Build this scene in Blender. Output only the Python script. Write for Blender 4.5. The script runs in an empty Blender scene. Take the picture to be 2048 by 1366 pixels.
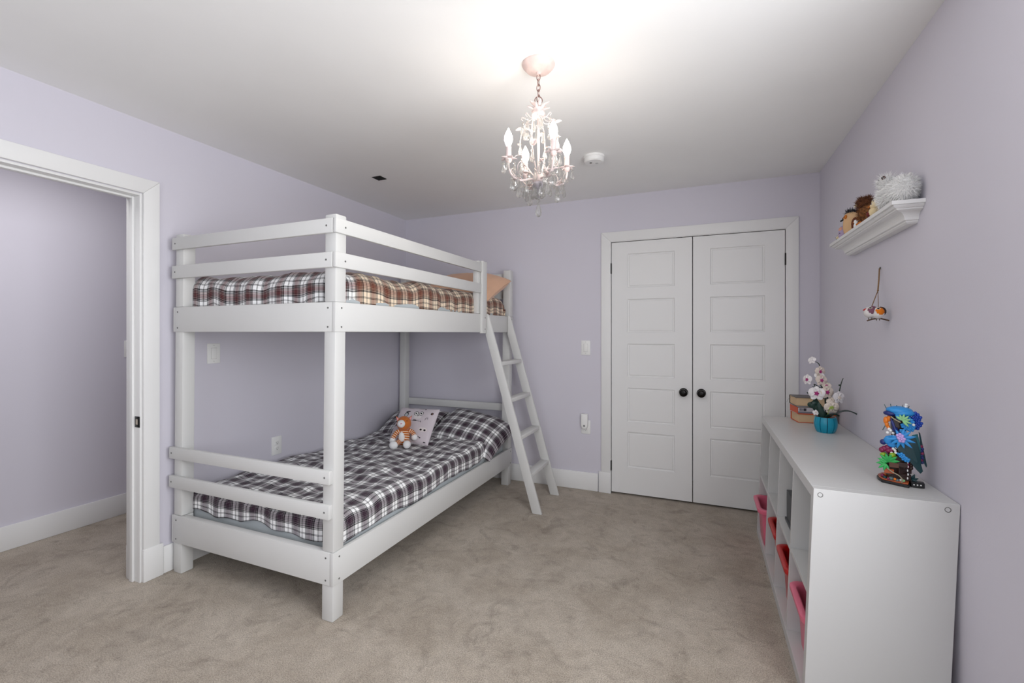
import bpy, bmesh, math, random
from mathutils import Vector, Matrix, noise, Euler
random.seed(7)
S = bpy.context.scene
C = S.collection
PI = math.pi

# ------------------------------------------------------------------ camera, light, exposure
TH = 0.3987
cam_d = bpy.data.cameras.new('camera')
cam_d.sensor_width = 36.0
cam_d.lens = 905.68 / 2048 * 36.0
cam_d.shift_y = -17.0 / 2048
cam_d.clip_start = 0.02
cam = bpy.data.objects.new('camera', cam_d)
cam.location = (0, 0, 1.3161)
cam.rotation_euler = (PI / 2, 0, TH)
C.objects.link(cam)
S.camera = cam

S.view_settings.view_transform = 'Standard'
S.view_settings.look = 'None'
S.view_settings.gamma = 1.0
S.view_settings.use_curve_mapping = False
S.view_settings.exposure = 0.25

W = bpy.data.worlds.new('World')
S.world = W
W.use_nodes = True
W.node_tree.nodes['Background'].inputs[0].default_value = (0.86, 0.93, 1.0, 1)
W.node_tree.nodes['Background'].inputs[1].default_value = 1.5

XW = 0.753             # plane of the right wall
def area(name, loc, rot, sx, sy, power, col=(1, 1, 1), spread=PI):
    l = bpy.data.lights.new(name, 'AREA')
    l.shape = 'RECTANGLE'; l.size = sx; l.size_y = sy; l.energy = power; l.color = col
    l.spread = spread
    o = bpy.data.objects.new(name, l)
    o.location = loc; o.rotation_euler = rot
    C.objects.link(o)
    return o
# broad fill light in an added, unseen window of the right wall
area('side_fill', (XW - .02, 0.48, 1.45), (0, PI / 2, 0), 1.30, 1.70, 42, (0.97, 0.98, 1.0))
# weak fill from behind the camera, in an added rear window
area('rear_fill', (-0.9, -1.23, 1.45), (PI / 2, 0, 0), 1.3, 1.2, 4, (0.97, 0.98, 1.0))
# ceiling light of the hallway, out of sight above the door head
area('hall_ceiling_light', (-3.22, 0.85, 2.41), (0, 0, 0), 0.45, 1.9, 8.6, (1.0, 0.985, 0.97))
BULB = 58.0           # emission strength of the chandelier's bulbs

# ------------------------------------------------------------------ materials
def lin(h):
    h = h.lstrip('#')
    r = [int(h[i:i + 2], 16) / 255 for i in (0, 2, 4)]
    return tuple(c / 12.92 if c <= 0.04045 else ((c + 0.055) / 1.055) ** 2.4 for c in r) + (1.0,)
MATS = {}
def mat(name, col, rough=0.5, metal=0.0, bump=None, emit=None, spec=0.5, sheen=0.0, vary=None, subs=0.0):
    """bump=(scale, strength, distance)   vary=(scale, amount): soft value variation"""
    if name in MATS: return MATS[name]
    m = bpy.data.materials.new(name); m.use_nodes = True
    nt = m.node_tree; b = nt.nodes['Principled BSDF']
    c = lin(col) if isinstance(col, str) else col
    b.inputs['Base Color'].default_value = c
    b.inputs['Roughness'].default_value = rough
    b.inputs['Metallic'].default_value = metal
    b.inputs['Specular IOR Level'].default_value = spec
    b.inputs['Sheen Weight'].default_value = sheen
    tc = nt.nodes.new('ShaderNodeTexCoord')
    if vary:
        n = nt.nodes.new('ShaderNodeTexNoise'); n.inputs['Scale'].default_value = vary[0]; n.inputs['Detail'].default_value = 4
        nt.links.new(tc.outputs['Object'], n.inputs['Vector'])
        r = nt.nodes.new('ShaderNodeValToRGB')
        a = vary[1]
        r.color_ramp.elements[0].position = 0.3; r.color_ramp.elements[1].position = 0.7
        r.color_ramp.elements[0].color = tuple(x * (1 - a) for x in c[:3]) + (1,)
        r.color_ramp.elements[1].color = tuple(min(1, x * (1 + a)) for x in c[:3]) + (1,)
        nt.links.new(n.outputs['Fac'], r.inputs['Fac']); nt.links.new(r.outputs['Color'], b.inputs['Base Color'])
    if bump:
        n = nt.nodes.new('ShaderNodeTexNoise'); n.inputs['Scale'].default_value = bump[0]; n.inputs['Detail'].default_value = 3
        bp = nt.nodes.new('ShaderNodeBump'); bp.inputs['Strength'].default_value = bump[1]; bp.inputs['Distance'].default_value = bump[2]
        nt.links.new(tc.outputs['Object'], n.inputs['Vector'])
        nt.links.new(n.outputs['Fac'], bp.inputs['Height']); nt.links.new(bp.outputs['Normal'], b.inputs['Normal'])
    if emit:
        b.inputs['Emission Color'].default_value = lin(emit[0]); b.inputs['Emission Strength'].default_value = emit[1]
    MATS[name] = m
    return m

WALL = mat('lavender_wall_paint', '#D6D3DD', 0.62, bump=(190, 0.10, 0.002), spec=0.3)
CEIL = mat('white_ceiling_paint', '#F6F6F5', 0.8, bump=(60, 0.06, 0.003), spec=0.2, vary=(3, 0.012))
TRIM = mat('white_trim_paint', '#E9E9E8', 0.38, spec=0.4)
BEDP = mat('white_painted_wood', '#D5D5D3', 0.42, bump=(35, 0.05, 0.001), spec=0.4)
LAMI = mat('white_laminate', '#CECECD', 0.33, spec=0.45)
LAMI_EDGE = mat('white_laminate_edge', '#D2D2D2', 0.4)
PLASTIC = mat('white_plastic', '#EFEFED', 0.35)
DARK = mat('black_metal', '#141414', 0.35, 0.6)
BRONZE = mat('dark_bronze_knob', '#120F0E', 0.28, 0.5)
SCREW = mat('steel_screw', '#6A6A68', 0.45, 0.1)
GREYSLOT = mat('grey_slot', '#5A5A58', 0.7)
VENTD = mat('dark_vent_paint', '#1C1C1C', 0.8)
SHEET = mat('grey_blue_sheet', '#B2B9BC', 0.85, bump=(25, 0.25, 0.01), sheen=0.2)

def carpet_mat():
    m = bpy.data.materials.new('beige_carpet'); m.use_nodes = True
    nt = m.node_tree; b = nt.nodes['Principled BSDF']; L = nt.links.new
    b.inputs['Roughness'].default_value = 0.95; b.inputs['Specular IOR Level'].default_value = 0.1
    b.inputs['Sheen Weight'].default_value = 0.15
    tc = nt.nodes.new('ShaderNodeTexCoord')
    def nz(scale, det, rough=0.5, dist=0.0, stretch=None):
        n = nt.nodes.new('ShaderNodeTexNoise'); n.inputs['Scale'].default_value = scale
        n.inputs['Detail'].default_value = det; n.inputs['Roughness'].default_value = rough; n.inputs['Distortion'].default_value = dist
        if stretch:
            mp = nt.nodes.new('ShaderNodeMapping'); mp.inputs['Scale'].default_value = stretch
            L(tc.outputs['Object'], mp.inputs['Vector']); L(mp.outputs['Vector'], n.inputs['Vector'])
        else: L(tc.outputs['Object'], n.inputs['Vector'])
        return n
    big = nz(3.2, 6, 0.62, 0.5)         # brushed pile: lighter and darker laid patches
    mid = nz(15, 4, 0.6, 0.8)
    fine = nz(210, 3, .7)
    smud = nz(5.5, 5, .65, 1.6)
    r1 = nt.nodes.new('ShaderNodeValToRGB')
    r1.color_ramp.elements[0].position = 0.36; r1.color_ramp.elements[1].position = 0.60
    r1.color_ramp.elements[0].color = lin('#AEA293'); r1.color_ramp.elements[1].color = lin('#BFB4A6')
    L(big.outputs['Fac'], r1.inputs['Fac'])
    r2 = nt.nodes.new('ShaderNodeValToRGB')
    r2.color_ramp.elements[0].position = 0.3; r2.color_ramp.elements[1].position = 0.62
    r2.color_ramp.elements[0].color = (0.84, 0.835, 0.83, 1); r2.color_ramp.elements[1].color = (1, 1, 1, 1)
    L(mid.outputs['Fac'], r2.inputs['Fac'])
    r3 = nt.nodes.new('ShaderNodeValToRGB')
    r3.color_ramp.elements[0].position = 0.28; r3.color_ramp.elements[1].position = 0.66
    r3.color_ramp.elements[0].color = (0.48, 0.47, 0.46, 1); r3.color_ramp.elements[1].color = (1.30, 1.30, 1.30, 1)
    L(fine.outputs['Fac'], r3.inputs['Fac'])
    r4 = nt.nodes.new('ShaderNodeValToRGB')
    r4.color_ramp.elements[0].position = 0.30; r4.color_ramp.elements[1].position = 0.46
    r4.color_ramp.elements[0].color = (0.74, 0.73, 0.72, 1); r4.color_ramp.elements[1].color = (1, 1, 1, 1)
    L(smud.outputs['Fac'], r4.inputs['Fac'])
    def mul(a, c):
        x = nt.nodes.new('ShaderNodeMix'); x.data_type = 'RGBA'; x.blend_type = 'MULTIPLY'; x.inputs[0].default_value = 1
        L(a, x.inputs[6]); L(c, x.inputs[7]); return x.outputs[2]
    L(mul(mul(mul(r1.outputs['Color'], r2.outputs['Color']), r3.outputs['Color']), r4.outputs['Color']), b.inputs['Base Color'])
    bp = nt.nodes.new('ShaderNodeBump'); bp.inputs['Strength'].default_value = 0.7; bp.inputs['Distance'].default_value = 0.006
    L(fine.outputs['Fac'], bp.inputs['Height'])
    bp2 = nt.nodes.new('ShaderNodeBump'); bp2.inputs['Strength'].default_value = 0.35; bp2.inputs['Distance'].default_value = 0.02
    L(mid.outputs['Fac'], bp2.inputs['Height']); L(bp.outputs['Normal'], bp2.inputs['Normal'])
    L(bp2.outputs['Normal'], b.inputs['Normal'])
    return m
CARPET = carpet_mat()

def plaid_mat(name, stops, period, lamplit=None, split=0.0, soft=0.06):
    """tartan weave in UV metres: the colour of warp and weft threads averaged.
    lamplit: second palette with lamplight painted in, past UV v = split."""
    m = bpy.data.materials.new(name); m.use_nodes = True
    nt = m.node_tree; b = nt.nodes['Principled BSDF']; L = nt.links.new
    b.inputs['Roughness'].default_value = 0.9; b.inputs['Sheen Weight'].default_value = 0.2
    b.inputs['Specular IOR Level'].default_value = 0.15
    uv = nt.nodes.new('ShaderNodeUVMap'); sp = nt.nodes.new('ShaderNodeSeparateXYZ'); L(uv.outputs['UV'], sp.inputs[0])
    def weave(st):
        outs = []
        for ax in (0, 1):
            mu = nt.nodes.new('ShaderNodeMath'); mu.operation = 'MULTIPLY'; mu.inputs[1].default_value = 1.0 / period
            L(sp.outputs[ax], mu.inputs[0])
            fr = nt.nodes.new('ShaderNodeMath'); fr.operation = 'FRACT'; L(mu.outputs[0], fr.inputs[0])
            r = nt.nodes.new('ShaderNodeValToRGB'); cr = r.color_ramp; cr.interpolation = 'CONSTANT'
            cr.elements[0].position = st[0][0]; cr.elements[0].color = lin(st[0][1])
            cr.elements[1].position = st[1][0]; cr.elements[1].color = lin(st[1][1])
            for p, c in st[2:]:
                e = cr.elements.new(p); e.color = lin(c)
            L(fr.outputs[0], r.inputs['Fac']); outs.append(r.outputs['Color'])
        mx = nt.nodes.new('ShaderNodeMix'); mx.data_type = 'RGBA'; mx.inputs[0].default_value = 0.5
        L(outs[0], mx.inputs[6]); L(outs[1], mx.inputs[7])
        g = nt.nodes.new('ShaderNodeMix'); g.data_type = 'RGBA'; g.blend_type = 'MULTIPLY'; g.inputs[0].default_value = 1.0
        L(outs[0], g.inputs[6]); L(outs[1], g.inputs[7])
        q = nt.nodes.new('ShaderNodeMix'); q.data_type = 'RGBA'; q.inputs[0].default_value = 0.45
        L(mx.outputs[2], q.inputs[6]); L(g.outputs[2], q.inputs[7])
        return q.outputs[2]
    col = weave(stops)
    if lamplit:
        col2 = weave(lamplit)
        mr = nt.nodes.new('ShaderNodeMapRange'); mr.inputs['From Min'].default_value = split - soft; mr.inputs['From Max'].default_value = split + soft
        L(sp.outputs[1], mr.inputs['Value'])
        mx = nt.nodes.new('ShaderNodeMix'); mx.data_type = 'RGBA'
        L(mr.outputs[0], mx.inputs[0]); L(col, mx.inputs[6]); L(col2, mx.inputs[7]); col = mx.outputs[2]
    L(col, b.inputs['Base Color'])
    n = nt.nodes.new('ShaderNodeTexNoise'); n.inputs['Scale'].default_value = 600
    bp = nt.nodes.new('ShaderNodeBump'); bp.inputs['Strength'].default_value = 0.15; bp.inputs['Distance'].default_value = 0.001
    L(n.outputs['Fac'], bp.inputs['Height']); L(bp.outputs['Normal'], b.inputs['Normal'])
    return m

# ------------------------------------------------------------------ mesh helpers
class MB:
    def __init__(s): s.v = []; s.f = []; s.uv = {}
    def box(s, x0, x1, y0, y1, z0, z1):
        i = len(s.v)
        s.v += [(x0, y0, z0), (x1, y0, z0), (x1, y1, z0), (x0, y1, z0), (x0, y0, z1), (x1, y0, z1), (x1, y1, z1), (x0, y1, z1)]
        s.f += [tuple(i + k for k in q) for q in ((0, 3, 2, 1), (4, 5, 6, 7), (0, 1, 5, 4), (1, 2, 6, 5), (2, 3, 7, 6), (3, 0, 4, 7))]
        return s
    def poly(s, pts):
        i = len(s.v); s.v += [tuple(p) for p in pts]; s.f.append(tuple(range(i, i + len(pts)))); return s
    def prism(s, pts, vec):
        i = len(s.v); n = len(pts); vec = Vector(vec)
        s.v += [tuple(p) for p in pts] + [tuple(Vector(p) + vec) for p in pts]
        s.f.append(tuple(range(i + n - 1, i - 1, -1))); s.f.append(tuple(range(i + n, i + 2 * n)))
        for k in range(n): s.f.append((i + k, i + (k + 1) % n, i + n + (k + 1) % n, i + n + k))
        return s
    def grid(s, fn, nu, nv, closeu=False, uvfn=None):
        i = len(s.v)
        for b in range(nv + 1):
            for a in range(nu + (0 if closeu else 1)):
                s.v.append(tuple(fn(a / nu, b / nv)))
        w = nu if closeu else nu + 1
        for b in range(nv):
            for a in range(nu):
                q = (i + b * w + a, i + b * w + (a + 1) % w, i + (b + 1) * w + (a + 1) % w, i + (b + 1) * w + a)
                if uvfn:
                    s.uv[len(s.f)] = [uvfn(a / nu, b / nv), uvfn((a + 1) / nu, b / nv), uvfn((a + 1) / nu, (b + 1) / nv), uvfn(a / nu, (b + 1) / nv)]
                s.f.append(q)
        return s
    def lathe(s, prof, n=16, c=(0, 0, 0), m=None):
        """prof: (r, z) list"""
        c = Vector(c); i = len(s.v)
        for r, z in prof:
            for k in range(n):
                a = 2 * PI * k / n
                p = Vector((r * math.cos(a), r * math.sin(a), z))
                if m: p = m @ p
                s.v.append(tuple(p + c))
        for j in range(len(prof) - 1):
            for k in range(n):
                s.f.append((i + j * n + k, i + j * n + (k + 1) % n, i + (j + 1) * n + (k + 1) % n, i + (j + 1) * n + k))
        if prof[0][0] > 1e-6: s.f.append(tuple(i + k for k in range(n - 1, -1, -1)))
        if prof[-1][0] > 1e-6:
            j = i + (len(prof) - 1) * n; s.f.append(tuple(j + k for k in range(n)))
        return s
    def ball(s, c, r, n=12, m=None, mrow=None):
        if not hasattr(r, '__len__'): r = (r, r, r)
        rows = mrow or max(4, n // 2)
        c = Vector(c); i = len(s.v)
        for j in range(rows + 1):
            t = PI * j / rows
            for k in range(n):
                a = 2 * PI * k / n
                p = Vector((r[0] * math.sin(t) * math.cos(a), r[1] * math.sin(t) * math.sin(a), -r[2] * math.cos(t)))
                if m: p = m @ p
                s.v.append(tuple(p + c))
        for j in range(rows):
            for k in range(n):
                s.f.append((i + j * n + k, i + j * n + (k + 1) % n, i + (j + 1) * n + (k + 1) % n, i + (j + 1) * n + k))
        return s
    def tube(s, pts, r, n=8, cap=True):
        pts = [Vector(p) for p in pts]
        rs = r if hasattr(r, '__len__') else [r] * len(pts)
        i = len(s.v); up = Vector((0.3, 0.2, 0.93)).normalized(); prev = None
        for k, p in enumerate(pts):
            d = (pts[min(k + 1, len(pts) - 1)] - pts[max(k - 1, 0)])
            d = d.normalized() if d.length > 1e-9 else Vector((0, 0, 1))
            if prev is None:
                a = d.cross(up)
                if a.length < 1e-3: a = d.cross(Vector((1, 0, 0)))
            else: a = prev - d * prev.dot(d)
            a.normalize(); prev = a; b = d.cross(a)
            for q in range(n):
                t = 2 * PI * q / n
                s.v.append(tuple(p + (a * math.cos(t) + b * math.sin(t)) * rs[k]))
        for k in range(len(pts) - 1):
            for q in range(n):
                s.f.append((i + k * n + q, i + k * n + (q + 1) % n, i + (k + 1) * n + (q + 1) % n, i + (k + 1) * n + q))
        if cap:
            s.f.append(tuple(i + q for q in range(n - 1, -1, -1)))
            j = i + (len(pts) - 1) * n; s.f.append(tuple(j + q for q in range(n)))
        return s
    def torus(s, c, R, r, m=None, n=14, k=6, sx=1.0):
        c = Vector(c); i = len(s.v)
        for a in range(n):
            A = 2 * PI * a / n
            for b in range(k):
                B = 2 * PI * b / k
                p = Vector(((R + r * math.cos(B)) * math.cos(A) * sx, r * math.sin(B), (R + r * math.cos(B)) * math.sin(A)))
                if m: p = m @ p
                s.v.append(tuple(p + c))
        for a in range(n):
            for b in range(k):
                s.f.append((i + a * k + b, i + a * k + (b + 1) % k, i + ((a + 1) % n) * k + (b + 1) % k, i + ((a + 1) % n) * k + b))
        return s
    def leaf(s, base, dirv, length, width, up=(0, 0, 1), droop=0.0, n=6, thick=0.0012, cup=0.0, shape=None):
        """a solid blade: two skins, pointed at both ends"""
        base = Vector(base); d = Vector(dirv).normalized(); up = Vector(up)
        side = d.cross(up)
        if side.length < 1e-4: side = d.cross(Vector((1, 0, 0)))
        side.normalize(); nrm = side.cross(d).normalized()
        i = len(s.v)
        for sg in (1, -1):
            for k in range(n + 1):
                t = k / n
                w = (shape(t) if shape else math.sin(PI * min(1, t * 0.92 + 0.08)) ** 0.8) * width * 0.5
                p = base + d * (length * t) - nrm * (droop * t * t)
                e = nrm * (cup * (w / (width * .5 + 1e-9)) ** 2)
                th = nrm * (thick * 0.5 * sg)
                s.v += [tuple(p - side * w + th + e), tuple(p + th), tuple(p + side * w + th + e)]
        m3 = (n + 1) * 3
        for k in range(n):
            for q in (0, 1):
                a = i + k * 3 + q
                s.f.append((a, a + 1, a + 4, a + 3)); b = a + m3; s.f.append((b, b + 3, b + 4, b + 1))
            for e in (0, 2):
                a = i + k * 3 + e
                s.f.append((a, a + 3, a + 3 + m3, a + m3))
        return s
    def build(s, name, m, parent=None, org=(0, 0, 0), smooth=False, bevel=0.0, seg=2, fn=None, angle=None):
        me = bpy.data.meshes.new(name)
        o3 = Vector(org)
        vs = [Vector(p) for p in s.v]
        if fn: vs = [Vector(fn(p)) for p in vs]
        me.from_pydata([tuple(p - o3) for p in vs], [], s.f)
        if s.uv:
            lay = me.uv_layers.new(name='UVMap')
            for pl in me.polygons:
                u = s.uv.get(pl.index)
                if u:
                    for li, c in zip(pl.loop_indices, u): lay.data[li].uv = c
        bm = bmesh.new(); bm.from_mesh(me)
        bmesh.ops.recalc_face_normals(bm, faces=bm.faces)
        if bevel:
            es = [e for e in bm.edges if len(e.link_faces) == 2 and e.calc_face_angle(0) > 0.5]
            bmesh.ops.bevel(bm, geom=es, offset=bevel, segments=seg, affect='EDGES', profile=0.5, clamp_overlap=True)
        bm.to_mesh(me); bm.free()
        if smooth:
            for pl in me.polygons: pl.use_smooth = True
        if bevel and not smooth:
            for pl in me.polygons: pl.use_smooth = True
            me.set_sharp_from_angle(angle=0.6)
        if angle:
            me.set_sharp_from_angle(angle=angle)
        me.materials.append(m)
        o = bpy.data.objects.new(name, me); C.objects.link(o)
        if parent: o.parent = parent
        else: o.location = o3
        return o

def tag(o, label, cat, group=None):
    o['label'] = label; o['category'] = cat
    if group: o['group'] = group
    return o
def struct(o, label=None, cat=None):
    o['kind'] = 'structure'
    if label: o['label'] = label
    if cat: o['category'] = cat
    return o
def thing(name, label, cat, loc=(0, 0, 0), group=None):
    o = bpy.data.objects.new(name, None); C.objects.link(o)
    o.location = loc; o.empty_display_size = 0.05
    return tag(o, label, cat, group)
def inst(src, parent, loc, rot=(0, 0, 0), scale=(1, 1, 1)):
    o = src.copy(); C.objects.link(o); o.parent = parent
    o.location = loc; o.rotation_euler = rot; o.scale = scale
    return o

# ------------------------------------------------------------------ room shell
XL, XR, YB, H = -2.729, 0.753, 3.750, 2.44
YR = -1.25
WT = 0.12
HX = -3.892                       # hallway's far wall
DY0, DY1, DZ = 0.62, 1.447, 2.052    # doorway in the left wall
CX0, CX1, CZ = -0.694, 0.546, 2.060  # closet opening
struct(MB().box(HX - .12, XR + .12, YR - .12, YB + .8, -0.06, 0).build('floor', CARPET), 'beige cut pile carpet with brushed patches', 'floor')
struct(MB().box(HX - .12, XR + .12, YR - .12, YB + .8, H, H + .06).build('ceiling', CEIL), 'smooth white painted ceiling', 'ceiling')
w = MB()
w.box(XL - WT, XL, YR, DY0, 0, H).box(XL - WT, XL, DY1, YB + .1, 0, H).box(XL - WT, XL, DY0, DY1, DZ, H)
struct(w.build('wall_left', WALL), 'lavender wall with the open doorway, behind the bunk bed', 'wall')
w = MB()
w.box(XL, CX0, YB, YB + .1, 0, H).box(CX1, XR + .1, YB, YB + .1, 0, H).box(CX0, CX1, YB, YB + .1, CZ, H)
w.box(CX0 - .1, CX1 + .1, YB + .6, YB + .7, 0, H).box(CX0 - .2, CX0 - .1, YB + .1, YB + .7, 0, H).box(CX1 + .1, CX1 + .2, YB + .1, YB + .7, 0, H)
struct(w.build('wall_back', WALL), 'lavender wall with the double closet doors', 'wall')
WY0, WY1, WZ0, WZ1 = -0.40, 1.36, 0.78, 2.12
w = MB()
w.box(XR, XR + .1, YR - .1, WY0, 0, H).box(XR, XR + .1, WY1, YB, 0, H).box(XR, XR + .1, WY0, WY1, 0, WZ0).box(XR, XR + .1, WY0, WY1, WZ1, H)
struct(w.build('wall_right', WALL), 'lavender wall behind the white cube shelving', 'wall')
w = MB()
for a, b_, c, d in ((WY0, WY0 + .05, WZ0, WZ1), (WY1 - .05, WY1, WZ0, WZ1), (WY0, WY1, WZ0, WZ0 + .05), (WY0, WY1, WZ1 - .05, WZ1), (.455, .505, WZ0, WZ1)):
    w.box(XR + .02, XR + .08, a, b_, c, d)
struct(w.build('fill_window_1', TRIM), 'added white window frame around the unseen side fill light', 'window')  # unseen frame added around the side fill light
w = MB()
w.box(XL - WT, -1.6, YR - .1, YR, 0, H).box(-.2, XR + .1, YR - .1, YR, 0, H).box(-1.6, -.2, YR - .1, YR, 0, .8).box(-1.6, -.2, YR - .1, YR, 2.1, H)
struct(w.build('wall_rear', WALL), 'lavender wall behind the photographer', 'wall')
w = MB()
for a, b_, c, d in ((-1.6, -1.55, .8, 2.1), (-.25, -.2, .8, 2.1), (-1.6, -.2, .8, .85), (-1.6, -.2, 2.05, 2.1), (-1.6, -.2, 1.43, 1.47)): w.box(a, b_, YR - .08, YR - .03, c, d)
struct(w.build('fill_window_2', TRIM), 'smaller added white window frame around the rear fill light', 'window')  # unseen frame added as a setting for the rear fill
struct(MB().box(HX - .12, HX, YR - .1, 2.9, 0, H).build('wall_hall', WALL), 'lavender hallway wall seen through the doorway', 'wall')
struct(MB().box(HX, XL - WT, 2.78, 2.9, 0, H).build('wall_hall_end', WALL), 'lavender wall closing the hallway', 'wall')
struct(MB().box(HX, XL - WT, YR - .1, YR, 0, H).build('wall_hall_rear', WALL), 'lavender wall at the other end of the hallway', 'wall')

# baseboards
BBH, BBT = 0.148, 0.014
def bb(name, x0, x1, y0, y1, label):
    return struct(MB().box(x0, x1, y0, y1, 0, BBH).build(name, TRIM, bevel=0.004), label, 'baseboard')
bb('baseboard_left', XL, XL + BBT, 1.541, YB, 'white baseboard running behind the bunk bed')
bb('baseboard_back', XL + BBT, -0.801, YB - BBT, YB, 'white baseboard between the bed corner and the closet')
bb('baseboard_back_corner', 0.655, XR, YB - BBT, YB, 'white baseboard stub between closet and right wall')
bb('baseboard_right', XR - BBT, XR, YR, YB - BBT, 'white baseboard behind the cube shelving')
bb('baseboard_hall', HX, HX + BBT, YR, 2.78, 'white baseboard along the hallway wall')

# door casing, left doorway (room and hall side), jamb, stop, plinths
CT = 0.016
def casing_y(x0, x1, ya, yb_, zt, wd, name, label):
    """casing in an x = const plane around opening ya..yb_, up to zt"""
    r = struct(MB().prism([(x0, yb_, 0.17), (x0, yb_ + wd, 0.17), (x0, yb_ + wd, zt + wd), (x0, yb_, zt)], (x1 - x0, 0, 0)).build(name, TRIM, bevel=0.0025), label, 'door trim')
    MB().prism([(x0, ya, 0.17), (x0, ya - wd, 0.17), (x0, ya - wd, zt + wd), (x0, ya, zt)], (x1 - x0, 0, 0)).build('side_casing', TRIM, r, bevel=0.0025)
    MB().prism([(x0, ya, zt), (x0, yb_, zt), (x0, yb_ + wd, zt + wd), (x0, ya - wd, zt + wd)], (x1 - x0, 0, 0)).build('head_casing', TRIM, r, bevel=0.0025)
    for y0, y1 in ((yb_ - .002, yb_ + wd + .016), (ya - wd - .016, ya + .002)):
        xa, xb = (x0, x1 + .004) if x1 > x0 else (x1 - .004, x0)
        MB().box(xa, xb, y0, y1, 0, 0.172).build('plinth_block', TRIM, r, bevel=0.0025)
    return r
casing_y(XL, XL + CT, DY0, DY1 - .002, DZ + .002, 0.077, 'trim_1', 'white casing around the open doorway')
casing_y(XL - WT, XL - WT - CT, DY0, DY1 - .002, DZ + .002, 0.077, 'trim_2', 'white casing of the doorway on the hallway side')
j = MB()
JT = 0.012
j.box(XL - WT, XL, DY1 - JT, DY1, 0, DZ).box(XL - WT, XL, DY0, DY0 + JT, 0, DZ).box(XL - WT, XL, DY0 + JT, DY1 - JT, DZ - JT, DZ)
jo = struct(j.build('trim_3', TRIM, bevel=0.001), 'white door jamb lining the doorway', 'door jamb')
MB().box(XL - .077, XL - .045, DY1 - JT - .012, DY1 - JT, 0, DZ - JT).build('door_stop', TRIM, jo, bevel=0.003)
MB().box(XL - .077, XL - .045, DY0 + JT, DY0 + JT + .012, 0, DZ - JT).build('door_stop', TRIM, jo, bevel=0.003)
MB().box(XL - .077, XL - .045, DY0 + JT + .012, DY1 - JT - .012, DZ - JT - .012, DZ - JT).build('door_stop', TRIM, jo, bevel=0.003)
sp = MB(); SY = DY1 - JT
zc_ = 0.847
sp.box(XL - .040, XL + .002, SY - .0025, SY, zc_ - .029, zc_ + .029)
spo = sp.build('strike_plate', DARK, jo, bevel=0.006)
MB().box(XL - .030, XL - .014, SY - .0032, SY - .0024, zc_ - .014, zc_ + .014).build('latch_hole', mat('bare_jamb_wood', '#B8AFA2', 0.7), spo)

# closet casing
c = MB().prism([(CX0 - .003, YB, 0.172), (CX0 - .080, YB, 0.172), (CX0 - .080, YB, CZ + .083), (CX0 - .003, YB, CZ + .004)], (0, -CT, 0)).build('trim_4', TRIM, bevel=0.0025)
struct(c, 'white casing around the closet double doors', 'door trim')
MB().prism([(CX1 + .003, YB, 0.172), (CX1 + .080, YB, 0.172), (CX1 + .080, YB, CZ + .083), (CX1 + .003, YB, CZ + .004)], (0, -CT, 0)).build('side_casing', TRIM, c, bevel=0.0025)
MB().prism([(CX0 - .003, YB, CZ + .004), (CX1 + .003, YB, CZ + .004), (CX1 + .080, YB, CZ + .083), (CX0 - .080, YB, CZ + .083)], (0, -CT, 0)).build('head_casing', TRIM, c, bevel=0.0025)
for x0, x1 in ((CX0 - .100, CX0 - .001), (CX1 + .001, CX1 + .100)):
    MB().box(x0, x1, YB - CT - .004, YB, 0, 0.172).build('plinth_block', TRIM, c, bevel=0.0025)
jj = MB()
jj.box(CX0 - .012, CX0, YB - .010, YB + .1, 0, CZ + .012).box(CX1, CX1 + .012, YB - .010, YB + .1, 0, CZ + .012).box(CX0, CX1, YB - .010, YB + .1, CZ, CZ + .012)
jj.build('jamb', TRIM, c)

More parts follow.
